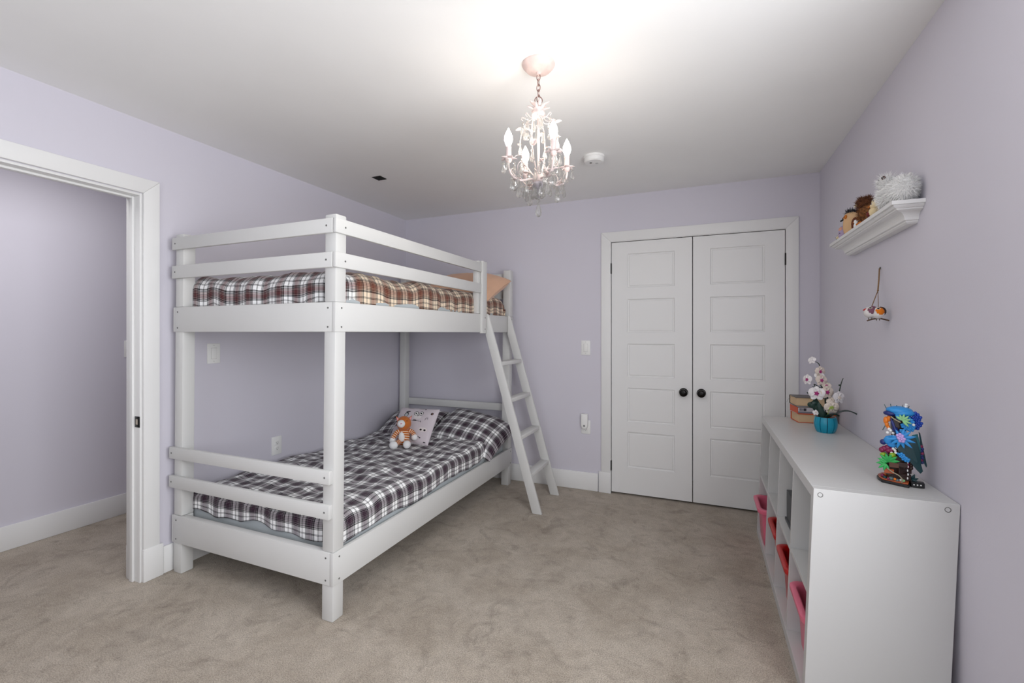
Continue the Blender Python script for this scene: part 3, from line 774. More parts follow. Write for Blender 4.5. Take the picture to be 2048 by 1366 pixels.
# ------------------------------------------------------------------ cube shelving (top leans on the wall, foot stands off by the baseboard)
KY0, KY1, KX0, KX1, KH = 1.871, 3.385, .358, .7515, .772
def klean(p): return Vector((p[0] - .030 * (1 - p[2] / KH), p[1], p[2]))
kb = thing('cube_shelf', 'white laminate cube shelving unit, two rows of four', 'shelf unit', (.55, 2.628, 0))
KO = tuple(kb.location)
OT, IT = .038, .016
def kpart(n, x0, x1, y0, y1, z0, z1, m=LAMI): return MB().box(x0, x1, y0, y1, z0, z1).build(n, m, kb, KO, bevel=.0008, seg=1, fn=klean)
kpart('top_board', KX0, KX1, KY0 + OT, KY1 - OT, KH - OT, KH)
kpart('bottom_board', KX0, KX1, KY0 + OT, KY1 - OT, 0, OT)
kpart('end_panel', KX0, KX1, KY0, KY0 + OT, 0, KH)
kpart('end_panel', KX0, KX1, KY1 - OT, KY1, 0, KH)
cw = (KY1 - KY0 - 2 * OT - 3 * IT) / 4
cells = [KY0 + OT + k * (cw + IT) for k in range(4)]
SZ0, SZ1 = .378, .394
for k in range(3):
    kpart('divider', KX0 + .003, KX1 - .002, cells[k] + cw, cells[k] + cw + IT, OT, SZ0)
    kpart('divider', KX0 + .003, KX1 - .002, cells[k] + cw, cells[k] + cw + IT, SZ1, KH - OT)
for k in range(4):
    kpart('shelf_board', KX0 + .003, KX1 - .002, cells[k] - (IT if k else 0) + (0 if k else 0), cells[k] + cw, SZ0, SZ1)
for x in (KX0 + .020, KX1 - .030):
    p = klean((x, KY0, KH - .020))
    MB().lathe([(.0085, -.002), (.0085, .0006), (.007, .001), (.006, -.001), (.002, -.0015), (0, -.0015)], 20, tuple(p), Matrix.Rotation(PI / 2, 4, 'X')).build('cap_screw', SCREW, kb, KO)
# storage tubs
def tub(name, label, m, y0, y1, xf, z0):
    zt = z0 + .232
    b = MB(); x1 = xf + .365
    def ring(ins, z, rr=.045, n=5):
        pts = []; X0, X1, Y0, Y1 = xf + ins, x1 - ins, y0 + ins, y1 - ins
        for cx, cy, a0 in ((X1 - rr, Y1 - rr, 0), (X0 + rr, Y1 - rr, PI / 2), (X0 + rr, Y0 + rr, PI), (X1 - rr, Y0 + rr, 1.5 * PI)):
            for k in range(n + 1):
                a = a0 + PI / 2 * k / n; pts.append((cx + rr * math.cos(a), cy + rr * math.sin(a), z))
        return pts
    rings = [ring(.042, z0, .03), ring(.038, z0 + .008, .035), ring(.026, zt - .035), ring(.026, zt - .030), ring(.003, zt - .026), ring(0, zt - .016), ring(0, zt - .003), ring(.004, zt), ring(.020, zt), ring(.025, zt - .004), ring(.028, zt - .012), ring(.031, zt - .020), ring(.046, z0 + .010, .03)]
    n = len(rings[0])
    for r in rings: b.v += r
    for j in range(len(rings) - 1):
        for k in range(n): b.f.append((j * n + k, j * n + (k + 1) % n, (j + 1) * n + (k + 1) % n, (j + 1) * n + k))
    b.f.append(tuple(range(n))); b.f.append(tuple((len(rings) - 1) * n + k for k in range(n)))
    o = b.build(name, m, None, ((xf + x1) / 2, (y0 + y1) / 2, z0), smooth=True, angle=.6)
    return tag(o, label, 'bin')
PNK = mat('pink_plastic', '#E8708C', .32); RED = mat('red_plastic', '#C00D0D', .30)
zf = OT + .001
tub('storage_bin', 'pink plastic bin in the cube beside the shelf end with two screws', PNK, cells[0] + .020, cells[0] + .322, .333, zf)
tub('storage_bin', 'red plastic bin beside the pink bin of the screwed shelf end', RED, cells[1] + .022, cells[1] + .324, .333, zf)
tub('storage_bin', 'red plastic bin next to the pink bin at the closet', RED, cells[2] + .020, cells[2] + .322, .338, zf)
tub('storage_bin', 'pink plastic bin in the cube closest to the closet', PNK, cells[3] + .024, cells[3] + .326, .300, zf)
gb = thing('storage_box', 'dark grey lidded box in an upper shelf cube', 'box', (.46, cells[1] + .22, SZ1 + .001))
MB().box(-.085, .10, -.05, .105, 0, .012).build('base', mat('dark_grey_card', '#4A4C4E', .6), gb, bevel=.002)
MB().box(-.078, .093, -.045, .098, .012, .148).build('body', mat('dark_grey_card', '#4A4C4E', .6), gb, bevel=.002)

TOPZ = KH
# ------------------------------------------------------------------ books
PAGES = mat('book_pages', '#D9BC96', .85, bump=(300, .3, .002))
def book(name, label, w, d, t, z, c, rz, covm, edge=None, title=None, ribbon=False):
    o = thing(name, label, 'book', (c[0], c[1], z), None); o.rotation_euler = (0, 0, rz)
    ct = .0028
    MB().box(-w / 2, w / 2, -d / 2, d / 2, 0, ct).build('back_cover', covm, o, bevel=.0008, seg=1)
    MB().box(-w / 2, w / 2, -d / 2, d / 2, t - ct, t).build('front_cover', covm, o, bevel=.0008, seg=1)
    MB().box(-w / 2, w / 2, d / 2 - ct, d / 2 + .0005, ct, t - ct).build('spine', covm, o)
    MB().box(-w / 2 + .005, w / 2 - .005, -d / 2 + .006, d / 2 - ct, ct, t - ct).build('page_block', PAGES, o)
    return o
BK = (.628, 3.262)
b1 = book('book', 'thick book with an orange cover, lowest in the stack behind the orchid', .205, .140, .053, TOPZ + .0005, (.626, 3.290), R(7), mat('orange_cover', '#D2501E', .5))
b2 = book('book', 'pale grey and orange book with dark spine lettering, middle of the stack', .205, .135, .044, TOPZ + .054, (.620, 3.290), R(9), mat('pale_jacket', '#C9C3C6', .4))
b3 = book('book', 'tan-edged book with a grey cover, topmost of the stack', .205, .142, .054, TOPZ + .0985, (.617, 3.292), R(5), mat('grey_cover', '#5A5450', .45))
# the middle book lies spine to the room: jacket with dark letter marks and an orange rim
for ch_ in list(b2.children):
    if ch_.name.startswith(('page_block', 'spine')): bpy.data.objects.remove(ch_)
MB().box(-.095, .095, -.060, .062, .003, .037).build('page_block', PAGES, b2)
MB().box(-.100, .100, -.0675, -.060, .003, .037).build('spine', mat('pale_jacket', '#C9C3C6', .4), b2, bevel=.001, seg=1)
MB().box(-.100, .100, -.0682, -.0600, .0028, .014).build('spine_band', mat('grey_band', '#7F7E88', .4), b2)
MB().box(-.1005, .1005, -.0685, -.0600, .0, .003).build('spine_rim', mat('orange_cover', '#D2501E', .5), b2)
MB().box(-.1020, -.0990, -.0685, .060, .0, .040).build('orange_tail_edge', mat('orange_cover', '#D2501E', .5), b2)
for k, (x, w2) in enumerate(((-.088, .002), (-.080, .0015), (-.074, .0015), (-.067, .002), (-.062, .0035), (-.056, .002))):
    MB().box(x - w2, x + w2, -.0684, -.0670, .018, .034).build('letter_mark', mat('dark_lettering', '#3A343C', .5), b2)
rb = MB().tube(spline([(-.098, -.02, .052), (-.118, -.028, .050), (-.132, -.034, .038), (-.142, -.038, .020)], 6), .0007, 5).build('bookmark_thread', mat('grey_thread', '#7E8482', .7), b3, smooth=True)

# ------------------------------------------------------------------ toy-brick orchid
OX, OY = .622, 2.962
orc = thing('orchid', 'white and pink toy-brick orchid in a teal segmented pot', 'flower pot', (OX, OY, TOPZ))
TEAL = mat('teal_plastic', '#0E93B0', .3); TEALD = mat('dark_teal_plastic', '#0B4A6E', .35)
DGREEN = mat('dark_green_plastic', '#16352C', .35); STEM = mat('green_black_stem', '#24362A', .4)
PETAL = mat('white_petal_plastic', '#F2EEEE', .35); CREAM = mat('cream_petal_plastic', '#EADDD0', .4); MAG = mat('magenta_plastic', '#B0227A', .35); LIME = mat('lime_plastic', '#A9BE5C', .4); RUST = mat('rust_plastic', '#7E3B1C', .5)
prof = [(.040, 0), (.047, .010), (.053, .030), (.055, .050), (.053, .070), (.049, .084)]
core = [(r - .005, z) for r, z in prof]
MB().lathe(core + [(.040, .080), (0, .080)], 40).build('pot_core', TEALD, orc, smooth=True, angle=.7)
NP = 10
for k in range(NP):
    a0 = 2 * PI * (k + .06) / NP + TH + .16 - .30; a1 = 2 * PI * (k + .94) / NP + TH + .16 - .30
    b = MB()
    b.grid(lambda u, v: ((prof_r := None) or (lambda r, z, a: (r * math.cos(a), r * math.sin(a), z))(*(lambda q: (q[0], q[1], a0 + (a1 - a0) * u))(prof[int(round(v * (len(prof) - 1)))]))), 4, len(prof) - 1)
    b.grid(lambda u, v: (lambda q: ((q[0] - .006) * math.cos(a0 + (a1 - a0) * u), (q[0] - .006) * math.sin(a0 + (a1 - a0) * u), q[1]))(prof[int(round(v * (len(prof) - 1)))]), 4, len(prof) - 1)
    n5 = 5; m5 = n5 * len(prof)
    for j in range(len(prof) - 1):
        for e in (0, 4): b.f.append((j * n5 + e, (j + 1) * n5 + e, (j + 1) * n5 + e + m5, j * n5 + e + m5))
    for e in range(4):
        t = (len(prof) - 1) * n5 + e; b.f.append((t, t + 1, t + 1 + m5, t + m5))
    b.build('pot_panel', TEAL, orc, smooth=True, angle=.6)
MB().lathe([(.043, .079), (.043, .083), (.02, .086), (0, .086)], 20).build('bark_mulch', RUST, orc)
VU = Vector((0, 0, 1))
def face_room(x, y):
    """axes of a thing turned to face into the room"""
    global VR, VF
    VF = Vector((-x, -y, 0)).normalized(); VR = Vector((-VF.y, VF.x, 0))
face_room(OX, OY)
def o3(r, u, f=0.0): return VR * r + VU * u + VF * f
s1 = spline([o3(.004, .080), o3(.0, .16, .01), o3(-.006, .215, .012), o3(-.022, .262, .012), o3(-.030, .30, .010), o3(-.026, .345, .008), o3(-.030, .372, .006), o3(-.046, .386, .004)], 5)
MB().tube(s1, [.0052 - .0035 * k / len(s1) for k in range(len(s1))], 7).build('flower_stem', STEM, orc, smooth=True)
s2 = spline([o3(.004, .085), o3(.016, .130, .008), o3(.040, .165, .010), o3(.056, .205, .008), o3(.064, .245, .006), o3(.070, .275, .004), o3(.078, .300, .002)], 5)
MB().tube(s2, [.0050 - .0033 * k / len(s2) for k in range(len(s2))], 7).build('flower_stem', STEM, orc, smooth=True)
s3 = spline([o3(.006, .085), o3(.008, .17, .004), o3(.012, .225, .004), o3(.014, .255, .004)], 5)
MB().tube(s3, [.0042 - .0025 * k / len(s3) for k in range(len(s3))], 7).build('flower_stem', STEM, orc, smooth=True)
MB().tube(spline([o3(-.012, .235, .012), o3(-.034, .25, .016), o3(-.052, .262, .02), o3(-.046, .245, .022)], 4), .0022, 6).build('flower_twig', STEM, orc, smooth=True)
MB().tube(spline([o3(-.012, .24, .012), o3(-.042, .242, .012), o3(-.060, .248, .012)], 4), .002, 6).build('flower_twig', STEM, orc, smooth=True)
for q in (o3(-.034, .338, .010), o3(-.044, .300, .010), o3(.062, .262, .006), o3(.056, .218, .008), o3(.048, .20, .010), o3(-.03, .32, .01)):
    MB().ball(tuple(q), (.006, .006, .005), 8).build('bud', STEM, orc, smooth=True)
def flower(c, s, m, cm, tilt=(0, 0), name='flower'):
    n = (VF + VR * tilt[0] + VU * tilt[1]).normalized(); u = VR.cross(n) * -1; u = n.cross(VR).normalized(); r = u.cross(n).normalized()
    b = MB()
    for k in range(5):
        a = PI / 2 + 2 * PI * k / 5
        d = r * math.cos(a) + u * math.sin(a)
        wd = 1.35 if k in (1, 4) else .80
        b.leaf(tuple(c + d * .003), tuple(d + n * .12), .025 * s, .026 * s * wd, up=tuple(n), cup=.003 * s, droop=.003 * s, n=6, thick=.0018, shape=lambda t: math.sin(PI * min(1, .12 + t * .86)) ** .42)
    o = b.build(name, m, orc, smooth=True)
    h = MB().ball(tuple(c + n * .004), .0050 * s, 8)
    for k in range(5):
        a = 2 * PI * k / 5; d = r * math.cos(a) + u * math.sin(a)
        h.ball(tuple(c + n * .006 + d * .006 * s), .0028 * s, 6)
    h.build('flower_centre', cm, o, smooth=True)
    return o
flower(o3(-.040, .214, .046), 1.45, PETAL, MAG, (-.05, .05))
flower(o3(-.082, .285, .024), 1.05, PETAL, MAG, (-.9, .1))
flower(o3(-.062, .392, .006), .75, PETAL, PETAL, (-.6, .4))
flower(o3(-.026, .332, .020), 1.1, CREAM, MAG, (.9, .0))
flower(o3(-.020, .285, .026), 1.15, CREAM, MAG, (.7, .1))
flower(o3(-.028, .307, .024), .9, PETAL, CREAM, (.4, .2))
flower(o3(.006, .222, .030), 1.3, CREAM, MAG, (.7, .0))
flower(o3(.004, .256, .020), .8, CREAM, MAG, (.2, .6))
flower(o3(.058, .196, .020), 1.25, PETAL, CREAM, (.9, .1))
flower(o3(.026, .142, .034), 1.3, CREAM, LIME, (.3, -.2))
flower(o3(.030, .168, .028), 1.0, CREAM, CREAM, (.2, .4))
flower(o3(-.044, .108, .040), .5, PETAL, CREAM, (0, .2))
MB().tube(spline([o3(.010, .085, .02), o3(.012, .115, .032), o3(.020, .142, .04), o3(.034, .148, .042)], 5), .0032, 6).build('new_shoot', LIME, orc, smooth=True)
def strap(pts, wid, m, up, name='leaf'):
    b = MB(); P = spline(pts, 5); n = len(P)
    up = Vector(up)
    for sg in (1, -1):
        for k, p in enumerate(P):
            d = (P[min(k + 1, n - 1)] - P[max(k - 1, 0)]).normalized(); sd = d.cross(up).normalized(); nr = sd.cross(d)
            t = k / (n - 1); w2 = wid / 2 * math.sin(PI * min(1, .15 + .83 * t)) ** .6
            b.v += [tuple(p - sd * w2 + nr * (.001 * sg + .004)), tuple(p + nr * .001 * sg), tuple(p + sd * w2 + nr * (.001 * sg + .004))]
    m3 = n * 3
    for k in range(n - 1):
        for q in (0, 1):
            a = k * 3 + q; b.f.append((a, a + 1, a + 4, a + 3)); b.f.append((a + m3, a + 3 + m3, a + 4 + m3, a + 1 + m3))
        for e in (0, 2): a = k * 3 + e; b.f.append((a, a + 3, a + 3 + m3, a + m3))
    return b.build(name, m, orc, smooth=True)
strap([o3(.010, .080, .02), o3(.040, .104, .03), o3(.080, .124, .028), o3(.110, .124, .020), o3(.137, .110, .010)], .044, DGREEN, (0, 0, 1))
strap([o3(-.005, .080, .02), o3(-.024, .110, .030), o3(-.044, .148, .034), o3(-.066, .150, .036), o3(-.074, .160, .03)], .046, DGREEN, tuple(VF))
strap([o3(-.008, .080, .0), o3(-.020, .12, .002), o3(-.040, .160, .002), o3(-.062, .195, .0), o3(-.086, .212, -.002)], .022, DGREEN, tuple(VF))
strap([o3(-.006, .080, .03), o3(-.014, .105, .04), o3(-.026, .135, .042), o3(-.032, .165, .040)], .030, DGREEN, tuple(VF))
strap([o3(.006, .080, .03), o3(.016, .100, .04), o3(.034, .106, .045), o3(.06, .100, .05)], .030, DGREEN, (0, 0, 1))

# ------------------------------------------------------------------ toy-brick flower sculpture
SX, SY_ = .650, 2.062
face_room(SX, SY_)
st = thing('toy_brick_sculpture', 'toy-brick sculpture of blue flowers, green leaves and a dark teal wing on a trunk', 'sculpture', (SX, SY_, TOPZ))
def m_(n, h, r=.35): return mat(n, h, r)
SBLK = m_('black_brick', '#131316'); SORG = m_('rust_brick', '#A8512B'); SBRN = m_('dark_brown_brick', '#2C1712'); SBL = m_('azure_brick', '#2B8FD6'); SDB = m_('royal_blue_brick', '#1340A8')
SNV = m_('navy_brick', '#16256B'); STL = m_('deep_teal_brick', '#0D3A40'); STL2 = m_('teal_film', '#2A7078', .25); SGR = m_('bright_green_brick', '#2FA653'); SLG = m_('mint_brick', '#8FCB8E'); SMG = m_('plum_brick', '#7A1545'); SWH = m_('white_brick', '#ECECEA'); SLV = m_('lilac_brick', '#C6A8E4'); SOR = m_('orange_brick', '#E0791C'); SGY = m_('grey_green_brick', '#55696C'); SLM = m_('olive_brick', '#84A61E'); STN = m_('tan_tube', '#9A9078')
def p3(r, u, f=0.0): return VR * r + VU * u + VF * f
# base plate: rounded to the left, straight front edge
base = []
for k in range(11):
    a = PI * .55 + PI * .62 * k / 10; base.append(VR * (-.012 + .046 * math.cos(a)) + VF * (-.052 * math.sin(a)) * -1 * -1)
base = [p3(-.046, 0, .006), p3(-.050, 0, -.02), p3(-.040, 0, -.052), p3(-.015, 0, -.066), p3(.030, 0, -.060), p3(.036, 0, -.02), p3(.030, 0, .046), p3(.018, 0, .046), p3(-.036, 0, .030)]
MB().prism([tuple(q) for q in base], (0, 0, .009)).build('base_plate', SBLK, st, bevel=.0015, seg=1)
cen = sum((q for q in base), Vector()) / len(base)
MB().prism([tuple(cen + (q - cen) * .93 + VU * .009) for q in base], (0, 0, .005)).build('ground_tiles', SORG, st, bevel=.001, seg=1)
MB().prism([tuple(p3(.030, .001, .008)), tuple(p3(.064, .001, .004)), tuple(p3(.066, .001, .026)), tuple(p3(.034, .001, .032))], (0, 0, .016)).build('name_block', SBLK, st, bevel=.0015, seg=1)
for k in range(3): MB().ball(tuple(p3(.041 + k * .008, .010, .0325 - k * .0017)), .0022, 8).build('white_stud', SWH, st, smooth=True)
tr = MB()
for k, (r, u, w2, h2) in enumerate(((.004, .014, .050, .022), (.006, .034, .044, .022), (.0, .055, .058, .016), (-.002, .071, .050, .020), (.006, .09, .040, .030), (.008, .12, .034, .040), (.004, .16, .034, .05), (.004, .205, .030, .022))):
    a = k * .5
    cc = p3(r, u); x = Vector((math.cos(a), math.sin(a), 0)); y = Vector((-math.sin(a), math.cos(a), 0))
    tr.prism([tuple(cc + x * sx * w2 / 2 + y * sy * w2 / 2) for sx, sy in ((-1, -1), (1, -1), (1, 1), (-1, 1))], (0, 0, h2))
tr.build('trunk', SBRN, st, bevel=.0015, seg=1)
for k, (r, u, f, h2) in enumerate(((-.006, .056, .036, SGY), (.014, .060, .034, SBRN), (-.018, .034, .030, SORG))):
    MB().box(-.012, .012, -.006, .006, 0, .014).build('bark_plate', h2 if k else m_('brown_brick', '#5A3A2C'), st, bevel=.001, seg=1, fn=lambda p, r=r, u=u, f=f: p3(r + p.x, u + p.z, f + p.y))
def blob(n, c, rr, m, k=1): MB().ball(tuple(c), rr, 10).build(n, m, st, smooth=True)
def spray(name, c, m, k, L, wd, a0=0.0, spread=2 * PI, fwd=.35, out=VF, cm=None):
    b = MB()
    for q in range(k):
        a = a0 + spread * q / max(1, k - (0 if spread > 6 else 1))
        d = VR * math.cos(a) + VU * math.sin(a)
        b.leaf(tuple(c), tuple(d + out * fwd), L * random.uniform(.85, 1.1), wd, up=tuple(out), n=5, droop=L * .25, thick=.0018)
    o = b.build(name, m, st, smooth=True)
    return o
def bloom(c, s, m, name='small_flower'):
    b = MB()
    for q in range(5):
        a = 2 * PI * q / 5 + .3; b.ball(tuple(c + (VR * math.cos(a) + VU * math.sin(a)) * .0055 * s), (.0046 * s,) * 3, 7, mrow=4)
    b.ball(tuple(c + VF * .004 * s), .003 * s, 6, mrow=4)
    return b.build(name, m, st, smooth=True)
# ground stones and sprouts
for r, u, f, rr, m in ((-.012, .018, .030, (.009, .007, .006), SGY), (.002, .016, .034, (.006, .005, .005), SGY), (-.028, .016, .020, (.006, .006, .005), STL), (-.020, .017, .036, (.004, .004, .004), SMG), (.010, .016, .030, (.004, .004, .005), SWH), (-.004, .020, .040, (.004, .004, .004), SOR), (-.034, .018, .008, (.006, .006, .006), SMG), (-.030, .016, -.01, (.006, .006, .005), SOR), (.016, .018, .036, (.005, .004, .004), SLG)):
    blob('pebble', p3(r, u, f), rr, m)
MB().tube(spline([p3(-.026, .052, .034), p3(-.010, .042, .044), p3(.006, .034, .046), p3(.014, .022, .044), p3(.012, .012, .042)], 5), .0018, 6).build('bent_rod', STN, st, smooth=True)
spray('leaf_spray', p3(-.020, .070, .030), SGR, 8, .030, .010, -.3, 3.7, .5)
spray('leaf_spray', p3(-.026, .062, .034), SGR, 5, .022, .008, PI * .8, 2.6, .4)
spray('leaf_spray', p3(.036, .020, .012), STL, 5, .020, .008, -.4, 3.2, .4)
blob('leaf_bud', p3(-.032, .088, .024), (.010, .007, .008), SLM); blob('leaf_bud', p3(-.010, .092, .030), (.009, .006, .008), SLM)
for r, u in ((-.030, .108), (-.022, .112), (-.014, .106), (-.036, .103), (-.020, .103)): blob('plum_berry', p3(r, u, .020), .0085, SMG)
for r, u, f in ((-.012, .098, .028), (-.004, .107, .026), (.0, .116, .024), (-.008, .112, .026), (-.002, .100, .026)): blob('white_berry', p3(r, u, f), .0042, SWH)
blob('blue_pod', p3(-.018, .136, .020), (.015, .012, .015), SBL); blob('blue_pod', p3(-.010, .124, .022), (.014, .012, .010), SBL); blob('navy_pod', p3(-.033, .128, .018), .009, SNV)
for r, u in ((.012, .096), (.018, .088), (.024, .084)): bloom(p3(r, u, .034), .9, SBL)
MB().leaf(tuple(p3(0, .10, .028)), tuple(p3(.5, -.25, .2)), .034, .012, up=tuple(VF), n=5).build('blue_leaf', SBL, st, smooth=True)
for r, u in ((-.022, .160), (-.014, .168), (-.008, .160), (-.018, .172), (-.006, .150), (.0, .166)): blob('white_berry', p3(r, u, .022), .0048, SWH)
spray('blue_flower', p3(.010, .150, .038), SBL, 9, .036, .009, -2.9, 4.2, .25)
spray('blue_flower', p3(.010, .150, .037), SBL, 4, .026, .008, .1, 2.9, .2)
bloom(p3(.008, .156, .043), 1.1, SLV); bloom(p3(.012, .147, .044), 1.1, SLV)
# the wing: two broad hanging plates
wing = [p3(-.006, .148, .028), p3(.030, .156, .026), p3(.046, .150, .020), p3(.056, .110, .018), p3(.058, .070, .018), p3(.062, .052, .020), p3(.056, .044, .022), p3(.046, .056, .024), p3(.034, .074, .026), p3(.014, .092, .028), p3(-.002, .118, .029)]
MB().prism([tuple(q) for q in wing], tuple(-VF * .003)).build('wing_plate', STL, st, bevel=.0008, seg=1)
MB().prism([tuple(q) for q in (p3(.036, .160, .020), p3(.050, .164, .012), p3(.058, .12, .008), p3(.054, .074, .014), p3(.048, .10, .018))], tuple(-VF * .002)).build('wing_film', STL2, st, bevel=.0006, seg=1)
MB().prism([tuple(q) for q in (p3(.052, .170, .006), p3(.056, .166, .004), p3(.072, .066, -.004), p3(.070, .060, -.002), p3(.060, .085, .002))], tuple(-VF * .003)).build('wing_plate', STL, st, bevel=.0008, seg=1)
for k in range(8): blob('feather_stud', p3(.058 + .002 * (k % 2), .125 - k * .007, .004), .0055, SNV if k % 3 else SMG)
for k in range(5): blob('dotted_vine_bead', p3(.026 + .001 * (k % 2), .074 - k * .012, .030), (.002, .002, .004), SWH)
for k in range(6): blob('plum_berry', p3(.026 + .008 * (k % 2), .076 - k * .004, .018), .006, SBRN if k % 2 else SMG)
# upper crown of blooms
for r, u in ((.040, .196), (.046, .204), (.050, .214), (.044, .222), (.038, .214), (.052, .196), (.046, .186)): bloom(p3(r, u, .012), 1.15, SDB)
for r, u in ((.028, .194), (.034, .200), (.030, .206), (.034, .180), (.028, .184), (.036, .186), (.018, .188), (.024, .182), (.022, .190)): bloom(p3(r, u, .026), 1.0, SBL)
blob('white_berry', p3(.040, .194, .030), .0042, SWH)
MB().box(-.006, .006, -.003, .003, -.005, .005).build('blue_tile', SBL, st, bevel=.001, seg=1, fn=lambda p: p3(.013 + p.x, .172 + p.z, .032 + p.y))
for r, u in ((-.004, .174), (.002, .166)): blob('navy_pod', p3(r, u, .026), .008, SNV)
spray('leaf_spray', p3(.014, .205, .034), SLG, 7, .022, .007, -.9, 3.4, .3)
MB().tube(spline([p3(-.014, .214, .032), p3(-.004, .206, .036), p3(.010, .198, .036)], 4), .002, 6).build('bent_rod', STN, st, smooth=True)
for r, u, ww in ((-.026, .198, .009), (-.018, .206, .008), (-.024, .186, .007), (-.020, .176, .006)): blob('orange_petal', p3(r, u, .018), (ww * .8, ww * .8, ww * 1.4), SOR)
MB().leaf(tuple(p3(-.014, .208, .026)), tuple(p3(.3, -1, .2)), .042, .008, up=tuple(VF), n=5).build('navy_leaf', SNV, st, smooth=True)
MB().tube([p3(-.024, .19, .02), p3(-.034, .166, .02)], .0016, 5).build('bent_rod', SGY, st, smooth=True)
cr = MB().ball(tuple(p3(.006, .232, .006)), (.034, .030, .013), 18)
cr.ball(tuple(p3(.016, .226, .014)), (.030, .022, .012), 14); cr.build('blue_cap', SBL, st, smooth=True)
MB().ball(tuple(p3(-.014, .222, .016)), (.020, .018, .009), 14).build('navy_cap', SNV, st, smooth=True)
MB().leaf(tuple(p3(.0, .226, .030)), tuple(p3(.4, -1, .2)), .024, .014, up=tuple(VF), n=5).build('blue_leaf', SBL, st, smooth=True)
for r, u in ((.022, .246), (.023, .252), (.030, .220), (.036, .216)): blob('white_berry', p3(r, u, .012), .0042, SWH)
for k in range(5): MB().tube([p3(-.024 + k * .012, .232, .010), p3(-.030 + k * .015, .248 + .003 * (k % 2), .010)], .0012, 5).build('spike', SGY, st)
st.scale = (1.14, 1.14, 1.14)

# ------------------------------------------------------------------ wall shelf with crown moulding
WS = (2.115, 3.020)
PM = .100
cove = [(.070 - .026 * math.sin(t) * 1.0, 1.776 - .026 * (1 - math.cos(t))) for t in [PI / 2 * k / 6 for k in range(7)]]
prof = [(.0, 1.811), (.100, 1.811), (.100, 1.7965), (.092, 1.7965), (.092, 1.792), (.086, 1.786), (.080, 1.785), (.080, 1.780), (.070, 1.776)] + cove[1:] + [(.044, 1.7465), (.037, 1.744), (.037, 1.7395), (.030, 1.734), (0, 1.734)]
b = MB()
for p_, z in prof:
    i = PM - p_
    b.v += [(XR - .0005, WS[0] + i, z), (XR - p_ - .0005, WS[0] + i, z), (XR - p_ - .0005, WS[1] - i, z), (XR - .0005, WS[1] - i, z)]
for k in range(len(prof) - 1):
    for q in range(4): b.f.append((k * 4 + q, k * 4 + (q + 1) % 4, k * 4 + 4 + (q + 1) % 4, k * 4 + 4 + q))
tag(b.build('wall_shelf', TRIM, None, (XR - .03, 2.57, 1.734)), 'white crown-moulding wall shelf carrying owl figures', 'shelf')

# ------------------------------------------------------------------ fur and owl figures
def fur(parts, n, length, wid, m, name, par, gravity=.3, seed=1, zmin=None, comb=None, soft=.6):
    """parts: list of (centre, radii); soft tapering tufts standing on those forms"""
    rnd = random.Random(seed); b = MB()
    tot = sum(r[0] * r[1] + r[1] * r[2] + r[0] * r[2] for c, r in parts)
    for c, r in parts:
        c = Vector(c); k = int(n * (r[0] * r[1] + r[1] * r[2] + r[0] * r[2]) / tot)
        for _ in range(k):
            d = Vector((rnd.gauss(0, 1), rnd.gauss(0, 1), rnd.gauss(0, 1))).normalized()
            p = c + Vector((d.x * r[0], d.y * r[1], d.z * r[2])) * .96
            nn = Vector((d.x / r[0], d.y / r[1], d.z / r[2])).normalized()
            if zmin is not None and p.z < zmin + .003: continue
            tg = nn * soft + Vector((rnd.uniform(-.8, .8), rnd.uniform(-.8, .8), rnd.uniform(-.8, .6) - gravity))
            if comb: tg = tg + Vector(comb)
            tg.normalize()
            L = length * rnd.uniform(.5, 1.15)
            sd = tg.cross(nn)
            if sd.length < .05: sd = tg.cross(Vector((0, 0, 1)))
            sd = sd.normalized() * wid * .5
            tip = p + tg * L - Vector((0, 0, gravity * L * .25)); mid = p + tg * L * .55
            if zmin is not None: tip.z = max(tip.z, zmin); mid.z = max(mid.z, zmin)
            if tip.x > XR - .002: tip.x = XR - .002
            if mid.x > XR - .002: mid.x = XR - .002
            i = len(b.v)
            b.v += [tuple(p - sd), tuple(p + sd), tuple(mid + sd * .7), tuple(mid - sd * .7), tuple(tip)]
            b.f += [(i, i + 1, i + 2, i + 3), (i + 3, i + 2, i + 4)]
    o = b.build(name, m, par, tuple(par.location), smooth=True)
    return o
SHZ = 1.811
WHF = mat('white_feather', '#FAFAF9', .9, sheen=.3); BRF = mat('brown_feather', '#6A3F24', .85, vary=(60, .5)); TANF = mat('tan_felt', '#DDB68A', .9, bump=(200, .3, .002))
BLKF = mat('charcoal_felt', '#2A2A30', .9); LILF = mat('lilac_felt', '#B4A4C4', .9); BEAKM = mat('dark_beak', '#2E2A2C', .5); EYEW = mat('eye_white', '#EDE6D6', .4); EYEB = mat('amber_eye', '#5A2A10', .25); PUP = mat('black_eye', '#0C0A0A', .15)
CRM = mat('cream_felt', '#E6D2A8', .85); DKR = mat('dark_red_felt', '#6E2420', .8); PNKF = mat('peach_felt', '#E0A58E', .85); ORG = mat('orange_felt', '#D07A2C', .85); GRNF = mat('sage_felt', '#6F8A5E', .85)
def fig(name, label, loc, cat='owl figure', group=None): return thing(name, label, cat, loc, group)
def fb(o, nm, m, c, r, n=16):
    c = Vector(c) + Vector(o.location)
    return MB().ball(tuple(c), r, n).build(nm, m, o, tuple(o.location), smooth=True)
